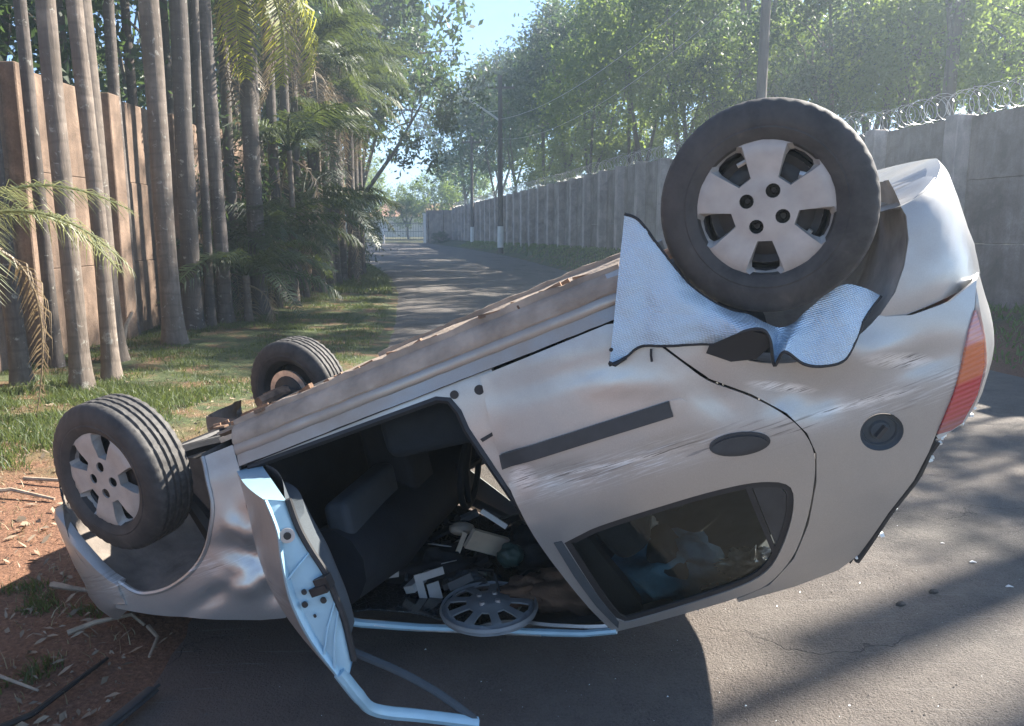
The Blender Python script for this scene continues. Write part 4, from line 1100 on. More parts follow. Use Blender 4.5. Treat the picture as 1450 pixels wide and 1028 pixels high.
F = [(i * (MV + 1) + k, (i + 1) * (MV + 1) + k, (i + 1) * (MV + 1) + k + 1, i * (MV + 1) + k + 1) for i in range(nr - 1) for k in range(MV)]
V = [Vector(v) for v in V]
o0 = V[len(V) // 2].copy()
shade = empty('sunshade', o0)
tag(shade, 'sky-tinted silver foil sunshade with black binding draped over the rear wheel arch', 'sunshade')
loc = [v - o0 for v in V]
sh = mk('foil_sheet', loc, F, M_FOIL, shade); thicken(sh, .004, 0.0)
edge = [loc[i * (MV + 1) + MV] for i in range(nr)]; top = [loc[i * (MV + 1)] for i in range(nr)]; lft = [loc[k] for k in range(MV + 1)]; rgt = [loc[(nr - 1) * (MV + 1) + k] for k in range(MV + 1)]
b = MB(); b.tube(edge, .0050, 6); b.tube(top[:nr // 2 + 6], .0050, 6); b.tube(rgt, .0050, 6)
b.build('binding', M_PIPING, shade)
FOLD = [(2.139, .862, .478), (2.155, .868, .460), (2.231, .905, .449), (2.271, .918, .450), (2.312, .905, .480), (2.306, .880, .520), (2.262, .862, .543), (2.195, .850, .528)]
fl = [CAR_M @ Vector(p) - o0 for p in FOLD]; cen = sum(fl, Vector()) / len(fl) + (CAR_M.to_3x3() @ Vector((0, .0, 0)))
b = MB(); b.add(fl + [cen], [(i, (i + 1) % 8, 8) for i in range(8)])
o = b.build('folded_back', M_PIPING, shade); thicken(o, .004)
b = MB(); b.tube([CAR_M @ Vector(p) - o0 for p in ((1.995, .832, .416), (1.988, .836, .432), (1.983, .834, .452))], .004, 5); b.tube([CAR_M @ Vector(p) - o0 for p in ((1.868, .862, .405), (1.882, .866, .418), (1.918, .846, .412))], .006, 5)
b.build('strap', M_PIPING, shade)
b = MB(); b.lathe([(.004, .0001), (.004, .006), (-.002, .006)], 10); o = b.build('eyelet', M_PIPING, shade); o.location = CAR_M @ Vector((1.888, .860, .372)) - o0; o.rotation_euler = CAR_M.to_euler()

# ------------------------------------------------------------------ loose things in the cabin (all lie on the upturned roof)
def at_car(p): return CAR_M @ Vector(p)
cov = empty('wheel_cover', at_car((1.045, .50, 1.165))); tag(cov, 'loose grey nine-spoke wheel cover lying in the open doorway', 'wheel cover')
# grey plastic trim with slots
outer = [(.182 * math.cos(2 * math.pi * k / 60), .182 * math.sin(2 * math.pi * k / 60)) for k in range(60)]; hol = []
for k in range(9):
    th = 2 * math.pi * k / 9; hol.append([(r * math.cos(th + a), r * math.sin(th + a)) for r, a in ((.085, -.16), (.085, .16), (.12, .22), (.152, .22), (.158, .0), (.152, -.22), (.12, -.22))])
V2, F2 = fill2d(outer, hol, .02)
V = [(x, y, .022 * (1 - (math.hypot(x, y) / .182) ** 2) - .02 * sst(.165, .183, math.hypot(x, y)) + .008 * (math.hypot(x, y) < .06)) for x, y in V2]
thicken(mk('cover_disc', V, fix_normals(V, F2, Vector((0, 0, 1))), M_COVER2, cov), .006)
b = MB()
for k in range(4):
    a = .6 + k * math.pi / 2; b.lathe([(.036, .0001), (.036, .010), (.02, .012)], 10, 'Z')
    for q in range(len(b.V) - 30, len(b.V)): x, y, z = b.V[q]; b.V[q] = (x + .042 * math.cos(a), y + .042 * math.sin(a), z)
b.build('cover_nut', M_STEELWIRE, cov); b = MB(); b.lathe([(-.004, .174), (.006, .181), (-.006, .187)], 60, 'Z'); b.build('cover_rim', M_COVER2, cov)
cov.rotation_euler = (R_(1), R_(-3), .4)
def lump(name, c, d, m, label, cat, rz=0, amp=.25, f=2.0, sq=1.0, n=18):
    V = []; F = []
    for i in range(n + 1):
        th = math.pi * i / n
        for j in range(2 * n):
            ph = math.pi * j / n
            p = Vector((math.sin(th) * math.cos(ph), math.sin(th) * math.sin(ph), math.cos(th)))
            k = 1 + amp * noise.noise(p * f + Vector(c)) + amp * .5 * noise.noise(p * f * 3 + Vector(c))
            V.append((p.x * d[0] / 2 * k, p.y * d[1] / 2 * k, p.z * d[2] / 2 * k))
    F = [(i * 2 * n + j, (i + 1) * 2 * n + j, (i + 1) * 2 * n + (j + 1) % (2 * n), i * 2 * n + (j + 1) % (2 * n)) for i in range(n) for j in range(2 * n)]
    o = mk(name, V, F, m); o.location = c; o.rotation_euler = (0, 0, rz)
    return tag(o, label, cat)
lump('blue_jacket', at_car((1.72, .34, 1.30)), (.44, .38, .22), M_BLUE, 'crumpled blue jacket seen through the rear side window', 'jacket', .3, .45, 2.2)
lump('brown_bag', at_car((1.30, .30, 1.285)), (.34, .24, .15), M_BROWN, 'brown cloth bag lying behind the loose wheel cover', 'bag', .2, .4, 2.0)
lump('cream_cushion', at_car((1.62, .05, 1.21)), (.14, .10, .08), M_CREAM, 'small cream box resting beyond the blue jacket', 'box', .2, .2)
lump('pale_bag', at_car((1.86, .38, 1.375)), (.17, .12, .12), M_PAPER, 'pale paper bag between the blue jacket and crumpled foil', 'bag', .5, .5)
fo = lump('foil_ball', at_car((2.00, .36, 1.365)), (.20, .10, .10), M_BRIGHT, 'crumpled shiny foil inside the lower corner of the side window', 'foil', .3, .9, 4.0)
lump('green_cap', at_car((1.075, .16, 1.125)), (.11, .09, .10), M_GREEN, 'dark green cap hanging beside a torn cream visor', 'cap', .3, .25)
vis = empty('torn_visor', at_car((.985, .12, 1.055))); tag(vis, 'torn cream sun visor lit up in the dark cabin', 'sun visor')
b = MB(); b.box((0, 0, 0), (.19, .02, .09), rot=Matrix.Rotation(.5, 3, 'Y') @ Matrix.Rotation(.5, 3, 'Z')); b.box((-.12, .0, -.03), (.02, .02, .17), rot=Matrix.Rotation(.35, 3, 'Y')); b.build('visor_board', M_CREAM, vis, False)
b = MB(); b.box((.03, .02, .10), (.13, .01, .022), rot=Matrix.Rotation(.6, 3, 'Y')); b.build('visor_mirror', M_CRUMB, vis, False)
lump('cream_tub', at_car((.86, .02, .99)), (.11, .08, .055), M_CREAM, 'small cream tub at the back of the dark cabin', 'tub', 0, .15)
for (p_, d_, m_, nm_, lab_, cat_) in [((.72, .20, 1.06), (.36, .26, .16), M_INTER, 'dark_coat', 'black coat heaped at the front of the dark cabin', 'coat'), ((1.12, -.05, 1.20), (.34, .30, .18), M_SEAT, 'grey_blanket', 'grey blanket bunched behind the torn visor', 'blanket'),
                                     ((.90, .30, 1.115), (.14, .10, .07), M_TRIMGREY, 'grey_pouch', 'small grey pouch beside the pale cardboard frame', 'pouch'), ((1.15, .36, 1.21), (.22, .16, .10), M_BROWN, 'brown_scarf', 'brown scarf tucked under the loose wheel cover', 'scarf'), ((1.55, .30, 1.30), (.12, .10, .10), M_PAPER, 'paper_cup', 'crumpled white paper by the window post', 'paper')]:
    lump(nm_, at_car(p_), d_, m_, lab_, cat_, .4, .5, 2.4)
for (p_, a_, w_) in (((.78, .12, 1.00), .4, 'furthest into'), ((.83, .22, 1.05), 1.2, 'nearest the cardboard frame in'), ((.74, .3, 1.03), 2.1, 'nearest the open door in')):
    b = MB(); b.box((0, 0, 0), (.09, .05, .004)); o = b.build('loose_paper', M_PAPER, None, False); o.location = at_car(p_); o.rotation_euler = (R_(-20), .3, a_); tag(o, f'small loose paper slip {w_} the dark cabin clutter', 'paper', 'loose paper slips')
b = MB(); rr_ = random.Random(5)
for k in range(90):
    u = rr_.uniform(.62, 1.36); v = rr_.uniform(-.45, .38); z = .93 + (u - .4) * .62 - rr_.uniform(.0, .12) - (.06 if v > .3 else 0)
    z = min(z, zmax(u, v) - .05)
    rot = Matrix.Rotation(rr_.uniform(0, 3), 3, 'Z') @ Matrix.Rotation(rr_.uniform(-.6, .6), 3, 'X')
    if k % 3: b.box((u, v, z), (rr_.uniform(.02, .14), rr_.uniform(.01, .07), rr_.uniform(.004, .04)), rot=rot, mi=(0, 0, 0, 1, 0, 2, 0, 3)[k % 8])
    else:
        d = rot @ Vector((rr_.uniform(.05, .16), 0, 0)); p = Vector((u, v, z)); b.tube([p - d, p - d * .3 + Vector((0, 0, -.05)), p + d], rr_.uniform(.003, .008), 5, mi=(0, 0, 1, 0)[k % 4])
clu = b.build('cabin_debris', [M_PLASTIC, M_TRIMGREY, M_PAPER, M_BRIGHT], None, False); clu.matrix_world = CAR_M
tag(clu, 'tangle of broken trim, cables and scraps on the upturned roof', kind='stuff')
pp = empty('card_frame', at_car((.80, .38, 1.075))); tag(pp, 'pale cardboard frame propped up left of the loose wheel cover', 'card')
b = MB(); b.box((-.045, 0, 0), (.03, .008, .135)); b.box((.015, 0, .052), (.09, .008, .03)); b.box((.005, 0.012, -.02), (.05, .008, .07)); b.build('card_sheet', M_PAPER, pp, False)
pp.rotation_euler = (R_(-14), R_(-12), R_(15))

# ------------------------------------------------------------------ concrete panel walls
def panel_wall(name, label, pts, h, mat_, post_w, post_d, side, base_fn, post_mat=None, jitter=0.02):
    """posts at pts (x, y); panels of three boards between them"""
    w = empty(name, (pts[0][0], pts[0][1], base_fn(0))); tag(w, label, 'wall')
    o0 = Vector(w.location)
    cache = {}
    for i, (x, y) in enumerate(pts):
        hh = h + random.uniform(-jitter, jitter)
        d = Vector((pts[min(i + 1, len(pts) - 1)][0] - pts[max(i - 1, 0)][0], pts[min(i + 1, len(pts) - 1)][1] - pts[max(i - 1, 0)][1], 0)); rz = math.atan2(d.y, d.x)
        if 'p' not in cache:
            b = MB(); b.box((0, 0, h / 2 - .2), (post_w, post_d, h + .4)); o = b.build('post', post_mat or mat_, w, False); cache['p'] = o
            bv = o.modifiers.new('bevel', 'BEVEL'); bv.width = .012; bv.segments = 1
        else: o = copy_of(cache['p'], w)
        nrm = Vector((-math.sin(rz), math.cos(rz), 0)) * side
        o.location = Vector((x, y, base_fn(i))) - o0 + nrm * (post_d * .42); o.rotation_euler = (0, 0, rz); o.scale = (1, 1, hh / h)
        if i < len(pts) - 1:
            x2, y2 = pts[i + 1]; L = math.hypot(x2 - x, y2 - y); rz2 = math.atan2(y2 - y, x2 - x)
            for k in range(3):
                key = ('b', k)
                bh = h / 3
                if key not in cache:
                    b = MB(); b.box((0, 0, 0), (1.0, .07, bh - .003)); o = b.build('panel', mat_, w, False); cache[key] = o
                    bv = o.modifiers.new('bevel', 'BEVEL'); bv.width = .008; bv.segments = 1
                else: o = copy_of(cache[key], w)
                o.location = Vector(((x + x2) / 2, (y + y2) / 2, (base_fn(i) + base_fn(i + 1)) / 2 + bh * (k + .5) - .01)) - o0 + Vector((-math.sin(rz2), math.cos(rz2), 0)) * random.uniform(-.016, .016)
                o.rotation_euler = (0, 0, rz2); o.scale = (L - .02, 1, 1)
    return w
ptsR = []; y = 5.0
while y < 74: ptsR.append((wallX(y), y)); y += 1.96
wr = panel_wall('concrete_wall', 'long grey concrete wall with upright posts behind the grass bank', ptsR, 3.0, M_WALLR, .28, .34, 1, lambda i: wallZ(ptsR[i][1]), M_POSTR_LIT)
ptsL = []; y = 1.0
for k in range(15): ptsL.append((-5.62 - .02 * max(0, k - 8) ** 2, 1.0 + 1.98 * k))
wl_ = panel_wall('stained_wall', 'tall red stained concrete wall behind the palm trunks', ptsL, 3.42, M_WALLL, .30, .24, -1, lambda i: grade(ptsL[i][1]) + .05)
# cross wall closing the far end
ptsX = [(-5.1, 74.0), (-6.6, 74.6), (-8.1, 75.2)]
wx = panel_wall('end_wall', 'short pale wall between the far gate and the long wall', ptsX, 3.1, M_WALLR, .22, .2, 1, lambda i: .72)

# razor wire coils on the right wall
V = []; F = []; y = 5.5; k = 0; n_ = 4; pts = []
for i in range(6200):
    t = i / 6200; yy = 5.5 + 68 * t; a = i * 2 * math.pi / 13.0
    r = .21 + .05 * noise.noise((yy * 1.3, 0, 0))
    r *= 1 + .5 * noise.noise((i * .045, 7, 0)); pts.append((wallX(yy) + r * math.cos(a) + .06 * noise.noise((i * .11, 1, 0)), yy + .16 * noise.noise((i * .06, 2, 0)), wallZ(yy) + 3.20 + r * math.sin(a) + .10 * noise.noise((yy * .7, 3, 0))))
P = np.array(pts); T = np.gradient(P, axis=0); T /= np.linalg.norm(T, axis=1)[:, None]
A = np.cross(T, [0, 1, .2]); A /= np.linalg.norm(A, axis=1)[:, None]; B = np.cross(T, A); rr = .0055
ring = [P + rr * (A * math.cos(2 * math.pi * q / 3) + B * math.sin(2 * math.pi * q / 3)) for q in range(3)]
Vn = np.stack(ring, 1).reshape(-1, 3); n = len(P)
idx = np.arange(n - 1)[:, None] * 3
Fn = np.concatenate([np.concatenate([idx + q, idx + (q + 1) % 3, idx + 3 + (q + 1) % 3, idx + 3 + q], 1) for q in range(3)])
# barbs
bi = np.arange(0, n, 3); c = P[bi]; e = B[bi] * .035 + T[bi] * .02
bv = np.stack([c - e, c + A[bi] * .008, c + e, c - A[bi] * .008], 1).reshape(-1, 3)
Fb = np.arange(len(bv)).reshape(-1, 4) + len(Vn)
tag(mk_np('razor_wire', np.vstack([Vn, bv]), np.vstack([Fn, Fb]), M_STEELWIRE), 'silver razor wire coil running along the top of the grey wall', 'razor wire')

# ------------------------------------------------------------------ poles, lamp, cables
def pole(name, x, y, h, r, label, base_white=True, z0=None, arm=False):
    z = gz(x, y) if z0 is None else z0
    p = empty(name, (x, y, z)); tag(p, label, 'pole')
    b = MB(); b.tube([(0, 0, -.3), (0, 0, h * .5), (0, 0, h)], [r, r * .86, r * .7], 10); b.build('shaft', M_CONCPOLE, p)
    if base_white:
        b = MB(); b.tube([(0, 0, .02), (0, 0, 1.15)], [r + .02, r + .015], 10); b.build('whitewashed_base', M_WHITEWASH, p)
    b = MB(); b.box((0, 0, h * .93), (1.5, .09, .11)); b.build('crossarm', M_CONCPOLE, p, False)
    for xx in (-.6, -.2, .25, .65):
        b = MB(); b.lathe([(0, .03), (.04, .045), (.07, .025), (.10, .04), (.14, .015)], 8, 'Z'); o = b.build('insulator', M_WHITEWASH, p); o.location = (xx, 0, h * .93 + .055)
    if arm:
        b = MB(); b.tube([(0, 0, h * .74), (-.5, -.05, h * .78), (-1.9, -.2, h * .875)], .055, 8); b.tube([(0, 0, h * .80), (-.6, -.06, h * .795)], .018, 6); b.build('lamp_arm', M_WHITEWASH, p)
        b = MB(); b.tube([(-1.85, -.2, h * .872), (-2.05, -.22, h * .885), (-2.35, -.25, h * .888)], [.05, .10, .07], 8, flat=.6); b.build('lamp_head', M_WHITEWASH, p)
    return p
pole('utility_pole', -.62, 42.0, 8.9, .155, 'brown utility pole with a street lamp arm and whitewashed base', True, .86, True)
pole('utility_pole', -3.05, 60.0, 8.0, .14, 'thinner pole further along the wall with whitewashed base', True, .98)
pole('utility_pole', 5.40, 17.4, 9.5, .125, 'tall grey pole rising behind the raised rear wheel', True, None)
def cable(pts, sag, r, label):
    b = MB()
    for (a, c) in zip(pts, pts[1:]):
        a, c = Vector(a), Vector(c); P = []
        for i in range(19):
            t = i / 18; p = a.lerp(c, t); p.z -= sag * 4 * t * (1 - t); P.append(p)
        b.tube(P, r, 5)
    tag(b.build('overhead_cable', M_STEELWIRE), label, 'cable')
cable([(-3.05, 60, 7.6), (-.62, 42, 7.55), (5.40, 17.4, 7.9)], .75, .011, 'sagging overhead cable strung between the roadside poles, upper one')
cable([(-3.05, 60, 6.5), (-.62, 42, 6.55), (5.40, 17.4, 7.1)], .95, .008, 'sagging overhead cable strung between the roadside poles, lower one')

# ------------------------------------------------------------------ far gate, house, gateposts, low hedge
g = empty('metal_gate', (-12.0, 76.0, .72)); tag(g, 'low dark metal gate closing the far end of the road', 'gate')
b = MB(); b.box((0, 0, .25), (7.0, .06, .07)); b.box((0, 0, 1.9), (7.0, .06, .07)); b.box((0, 0, 1.1), (7.0, .06, .05)); b.box((-3.5, 0, 1.0), (.1, .1, 2.1)); b.box((3.5, 0, 1.0), (.1, .1, 2.1)); b.build('gate_frame', M_GATE, g, False)
b0 = None
for k in range(28):
    if b0 is None:
        b = MB(); b.box((0, 0, 1.07), (.03, .03, 1.7)); b0 = b.build('gate_bar', M_GATE, g, False); o = b0
    else: o = copy_of(b0, g)
    o.location = (-3.4 + k * .252, 0, 0)
for (x, lab) in ((-8.35, 'white gatepost at the near end of the end wall'), (-15.9, 'white gatepost standing beyond the palm row')):
    gp = empty('gatepost', (x, 75.6, .72)); tag(gp, lab, 'gatepost')
    b = MB(); b.box((0, 0, 1.35), (.42, .42, 2.7)); b.build('shaft', M_WHITEWASH, gp, False); b = MB(); b.box((0, 0, 2.76), (.56, .56, .12)); b.build('cap', M_WHITEWASH, gp, False)
s_ = empty('notice_board', (-12.0, 73.0, .7)); tag(s_, 'small white board on a post before the far gate', 'sign')
b = MB(); b.box((0, 0, 1.55), (1.05, .05, .8)); b.build('board', M_WHITEWASH, s_, False); b = MB(); b.tube([(0, .04, 0), (0, .04, 1.9)], .09, 8); b.build('leg', M_WHITEWASH, s_)
h = empty('house', (-13, 118, .9)); tag(h, 'pale house with a clay roof beyond the far gate', 'house')
b = MB(); b.box((0, 0, 1.6), (16, 8, 3.2)); b.build('wall', M_HOUSE, h, False)
mk('roof', [(-8.6, -4.6, 3.15), (8.6, -4.6, 3.15), (8.6, 4.6, 3.15), (-8.6, 4.6, 3.15), (-6, 0, 5.2), (6, 0, 5.2)], [(0, 1, 5, 4), (1, 2, 5), (2, 3, 4, 5), (3, 0, 4)], M_ROOF, h, False)
b = MB(); b.box((4.0, -4.02, 1.6), (1.6, .1, 1.2)); b.build('window', M_GATE, h, False); b = MB(); b.box((.5, -4.02, 1.05), (1.0, .1, 2.1)); b.build('door', M_ROOF, h, False)

# ------------------------------------------------------------------ vegetation
def leaf_cloud(centers, per, spread, size, r, aspect=.45, droop=0.0):
    C = np.repeat(centers, per, 0); n = len(C)
    C = C + r.normal(0, 1, (n, 3)) * spread * r.uniform(.3, 1.1, (n, 1))
    a = r.normal(0, 1, (n, 3)); a[:, 2] -= droop; a /= np.linalg.norm(a, axis=1)[:, None]
    b = np.cross(a, r.normal(0, 1, (n, 3))); b /= np.linalg.norm(b, axis=1)[:, None]
    s = size * r.uniform(.6, 1.3, (n, 1))
    V = np.stack([C - a * s, C + b * s * aspect, C + a * s, C - b * s * aspect], 1).reshape(-1, 3)
    return V, np.arange(4 * n).reshape(-1, 4)
def make_crown(name, rad, nclump, per, spread, size, m, seed, hollow=.35, gaps=.25):
    r = np.random.default_rng(seed)
    d = r.normal(0, 1, (nclump * 3, 3)); d /= np.linalg.norm(d, axis=1)[:, None]
    q = r.uniform(hollow, 1, (len(d), 1)) ** .6
    c = d * q * np.array(rad)
    keep = np.array([noise.noise((p[0] * .55 + seed, p[1] * .55, p[2] * .55)) > -gaps + .0 for p in c])
    c = c[keep][:nclump]
    # uneven outline
    c *= np.array([[1 + .35 * noise.noise((p[0] * .3 + seed * 3, p[1] * .3, p[2] * .3))] for p in c])
    V, F = leaf_cloud(c, per, spread, size, r)
    return c, V, F
def new_mesh_np(name, V, F, m):
    o = mk_np(name, V, F, m); me = o.data; bpy.data.objects.remove(o); return me
CROWNS = []
for sd_, m_ in ((11, L_TREE), (12, L_TREE), (13, L_TREE), (14, L_DARK)):
    c, V, F = make_crown('crown', (3.2, 3.2, 2.9), 115, 70, .36, .105, m_, sd_)
    CROWNS.append((c, new_mesh_np('crown', V, F, m_)))
c, V, F = make_crown('crown', (3.0, 3.0, 2.6), 120, 60, .34, .12, L_BRIGHT, 21, .1); CROWNS.append((c, new_mesh_np('crown', V, F, L_BRIGHT)))
c, V, F = make_crown('crown', (4.2, 4.2, 3.0), 95, 62, .42, .15, L_DARK, 31, .2, .05); CROWNS.append((c, new_mesh_np('crown', V, F, L_DARK)))

def tree(name, x, y, h, crown_i, cs, label, group=None, r=.14, forks=3, z0=None, lean=(0, 0), crown_z=None, cat='tree', limbs=9):
    z = z0 if z0 is not None else gz(x, y)
    t = empty(name, (x, y, z)); tag(t, label, cat, group)
    rr = random.Random(int(x * 100 + y * 7)); b = MB()
    cz = crown_z if crown_z is not None else h
    top = Vector((lean[0], lean[1], cz))
    base = [Vector((0, 0, -.2)), Vector((0, 0, .3))]
    fork = top * .38 + Vector((rr.uniform(-.2, .2), rr.uniform(-.2, .2), 0))
    b.tube([(0, 0, -.3), (0, 0, .15), fork * .5 + Vector((rr.uniform(-.12, .12), 0, 0)), fork], [r * 1.5, r * 1.1, r, r * .9], 8)
    cm, me = CROWNS[crown_i]
    sub = cm[rr.sample(range(len(cm)), min(limbs, len(cm)))]
    for f in range(forks):
        a = 2 * math.pi * f / forks + rr.uniform(-.5, .5)
        tip = top + Vector((math.cos(a) * 1.1 * cs[0], math.sin(a) * 1.1 * cs[1], rr.uniform(-.3, 1.0) * cs[2]))
        mid = fork.lerp(tip, .5) + Vector((math.cos(a) * .25, math.sin(a) * .25, .1))
        b.tube([fork, mid, tip], [r * .72, r * .55, r * .28], 6)
        for q in range(limbs // forks):
            p = sub[(f * (limbs // forks) + q) % len(sub)]; e = top + Vector((p[0] * cs[0], p[1] * cs[1], p[2] * cs[2])) * .85
            s = mid.lerp(tip, rr.uniform(.1, 1))
            b.tube([s, s.lerp(e, .5) + Vector((0, 0, .15)), e], [r * .32, r * .2, r * .07], 5)
    b.build('trunk', B_TREE, t)
    cr = bpy.data.objects.new('crown', me); link(cr, t); cr.location = top; cr.scale = cs; cr.rotation_euler = (0, 0, rr.uniform(0, 6.28))
    return t
G1 = 'tall slender trees behind the grey wall'
ORD = ['first', 'second', 'third', 'fourth', 'fifth', 'sixth', 'seventh', 'eighth', 'ninth', 'tenth', 'eleventh', 'twelfth', 'thirteenth', 'fourteenth', 'fifteenth', 'sixteenth', 'seventeenth', 'eighteenth', 'nineteenth', 'twentieth', 'twenty-first', 'twenty-second', 'twenty-third', 'twenty-fourth']
# px position, depth, height of crown centre, scale, kind
TR = [(700, 66, 9.5, 1.25, 3), (735, 58, 10.5, 1.2, 3), (768, 50, 9.4, 1.15, 3), (800, 44, 10.0, 1.1, 3), (832, 39, 7.6, 1.0, 2), (856, 47, 12.0, 1.2, 1), (884, 35, 9.2, 1.0, 0), (912, 33, 7.8, .95, 2), (935, 40, 12.5, 1.2, 1), (962, 30, 8.6, .95, 0), (990, 27, 5.2, .55, 2),
      (1015, 31, 10.0, 1.0, 1), (1046, 26, 5.8, .7, 3), (1098, 25, 5.4, .65, 1), (1130, 28, 6.4, .75, 0), (1165, 22, 5.8, .7, 3), (1225, 25, 5.6, .65, 0), (1245, 20, 5.0, .6, 2), (1300, 24, 6.8, .8, 1), (1350, 19, 5.2, .6, 0), (1400, 22, 7.4, .85, 3), (1440, 17.5, 4.8, .6, 2)]
for i, (px, Y, hz, s, k) in enumerate(TR):
    x = (px - 725) / 1090 * Y * .99
    look = ['slim green tree', 'tall slim green tree', 'small leafy tree', 'dark leafy tree'][k]
    tree('slim_tree', x, Y, hz, k, (s, s, s * 1.05), f'{look} behind the grey wall, {ORD[i]} trunk counted from the far end', G1, r=.085 + .03 * s, z0=1.0, lean=(random.uniform(-.5, .5), random.uniform(-.3, .3)), limbs=9)
# second rank, larger and darker, closing the gaps
TR2 = [(660, 84, 11, 2.0, 3), (712, 78, 12, 1.9, 3), (770, 70, 12.5, 1.8, 3), (850, 60, 13.5, 1.7, 3), (930, 52, 13.5, 1.6, 3), (1010, 44, 11, 1.1, 0), (1120, 40, 9.0, 1.1, 1), (1210, 36, 8.6, 1.0, 3), (1310, 31, 8.4, 1.1, 0), (1410, 29, 8.2, 1.1, 3)]
for i, (px, Y, hz, s, k) in enumerate(TR2):
    x = (px - 725) / 1090 * Y * .99
    tree('broad_tree', x, Y, hz, k, (s, s, s), f'broad dark tree in the rear rank behind the wall, {ORD[i]} from the far end', 'broad trees in the rear rank', r=.2, z0=1.0)
for i, (px, Y, hz, s) in enumerate([(815, 45, 4.6, .75), (868, 40, 4.6, .7), (905, 38, 4.4, .6), (1000, 33, 4.9, .62), (1035, 36, 4.8, .6), (770, 54, 4.6, .8)]):
    x = (px - 725) / 1090 * Y * .99
    tree('leafy_shrub', x, Y, hz, 4, (s, s, s), f'sunlit yellow green shrub between the trunks, {ORD[i]} of six', 'sunlit shrubs behind the wall', r=.05, z0=1.0, cat='shrub')
# bare thin trunks off to the right that stripe the road with shade
for i, (x, y, hh) in enumerate([(16.6, 11.55, 14.6), (17.6, 11.5, 14.7), (18.6, 11.6, 15.6), (17.0, 12.0, 14.4)]):
    t = empty('bare_tree', (x, y, 1.0)); tag(t, f'thin bare trunk behind the wall beside the wreck, {ORD[i]} of four', 'tree', 'thin bare trunks beside the wreck')
    b = MB(); b.tube([(0, 0, -.3), (.05, .02, hh * .5), (.0, .0, hh)], [.16, .13, .09], 8); b.tube([(.02, .01, hh * .7), (.5, .3, hh * .82), (.9, .5, hh * .86)], [.05, .035, .015], 6); b.build('trunk', B_TREE, t)
for i, (x, y, hz, s) in enumerate([(9.7, 17.8, 12.4, .62), (10.2, 20.6, 12.6, 1.0), (11.5, 24.6, 13.6, 1.05), (8.6, 28.0, 12.6, .8)]):  # canopy trees added to throw shade over the palms and verge
    tree('shade_tree', x, y, hz, i % 3, (s, s, s * .9), f'tall tree added behind the wall to shade the palms, {ORD[i]} going away', 'tall trees added behind the wall for shade', r=.15, z0=1.0)
tree('lone_tree', 13.2, 11.2, 9.0, 0, (.42, .42, .40), 'small-crowned tree behind the wall on the sunny side', r=.09, z0=1.0)
# left side of the gap: overhanging dark tree, and the far trees
tree('overhanging_tree', -8.2, 31, 9.0, 5, (1.05, 1.0, 1.1), 'dark spreading tree leaning over the road beside the palms', r=.2, lean=(2.3, 0))
tree('overhanging_tree', -10.5, 40, 10.2, 5, (1.15, 1.1, 1.2), 'second dark spreading tree behind the palm row', r=.22, lean=(2.0, 0))
tree('overhanging_tree', -7.6, 34, 6.9, 5, (.8, .8, .85), 'lower dark tree with leaves hanging into the sky gap', r=.14, lean=(3.0, 0))
tree('overhanging_tree', -9.6, 27, 8.5, 3, (1.1, 1.0, 1.1), 'dense dark tree above the palm crowns', r=.2, lean=(1.2, 0))
for i, (x, y, hz, s, k) in enumerate([(-17.5, 92, 5.2, 1.25, 4), (-13.0, 98, 4.0, 1.0, 4), (-9.5, 95, 5.0, 1.2, 0), (-21, 100, 7.5, 1.6, 4), (-24, 85, 7, 1.6, 3), (-6.0, 100, 7.0, 1.5, 0)]):
    tree('far_tree', x, y, hz, k, (s, s, s), f'pale hazy tree beyond the far gate, {ORD[i]} of six', 'trees beyond the far gate', r=.15, z0=.8)
tree('hedge_bush', -6.6, 71.5, .55, 3, (.42, .25, .22), 'low dark bush at the foot of the end wall', r=.04, z0=.72, cat='bush')

for i, (x, y, hz, s) in enumerate([(-8.0, 9.5, 5.6, .9), (-8.6, 13.0, 6.0, 1.0), (-8.8, 20, 6.2, .95), (-12.5, 18, 9.0, 1.2), (-8.2, 24.5, 6.8, 1.0)]):
    tree('wall_tree', x, y, hz, 3, (s, s, s), f'dark tree filling the sky behind the stained wall, {ORD[i]} along', 'dark trees behind the stained wall', r=.13)
# palms
def frond_mesh(name, L, nl, droop, m, seed, wide=.032, leaflet=.55, ragged=0.0):
    r = random.Random(seed); b = MB(); P = []
    for i in range(13):
        t = i / 12; x = L * (t - .25 * t * t * droop * .5); z = L * (.42 * t - droop * .75 * t * t); P.append(Vector((x, 0, z)))
    b.tube(P, [.022 * (1 - .85 * i / 12) + .003 for i in range(13)], 5)
    V = []; F = []
    for i in range(nl):
        t = .14 + .86 * i / nl
        if r.random() < ragged: continue
        k = t * 12; j = min(int(k), 11); p = P[j].lerp(P[j + 1], k - j); d = (P[j + 1] - P[j]).normalized()
        ll = leaflet * (math.sin(math.pi * min(1, t * .85 + .12)) ** .6) * r.uniform(.85, 1.1)
        for s in (1, -1):
            w = (d * r.uniform(.45, .7) + Vector((0, s, 0)) * r.uniform(.75, 1.0) + Vector((0, 0, r.uniform(-.25, .30)))).normalized()
            q1 = p + w * ll * .5 + Vector((0, 0, .0)); q2 = p + w * ll * .85 + Vector((0, 0, -ll * r.uniform(.25, .55)))
            side = d * wide * .5
            n0 = len(V); V += [p - side * .6, p + side * .6, q1 + side, q1 - side, q2]; F += [(n0, n0 + 1, n0 + 2, n0 + 3), (n0 + 3, n0 + 2, n0 + 4)]
    b.add(V, F)
    me = bpy.data.meshes.new(name); me.from_pydata([tuple(v) for v in b.V], [], b.F); me.materials.append(m); me.update(); return me
FR = [frond_mesh('frond', 2.3, 58, .95, L_PALM, 1), frond_mesh('frond', 2.6, 62, 1.25, L_PALM, 2), frond_mesh('frond', 1.9, 50, .7, L_PALM, 3)]
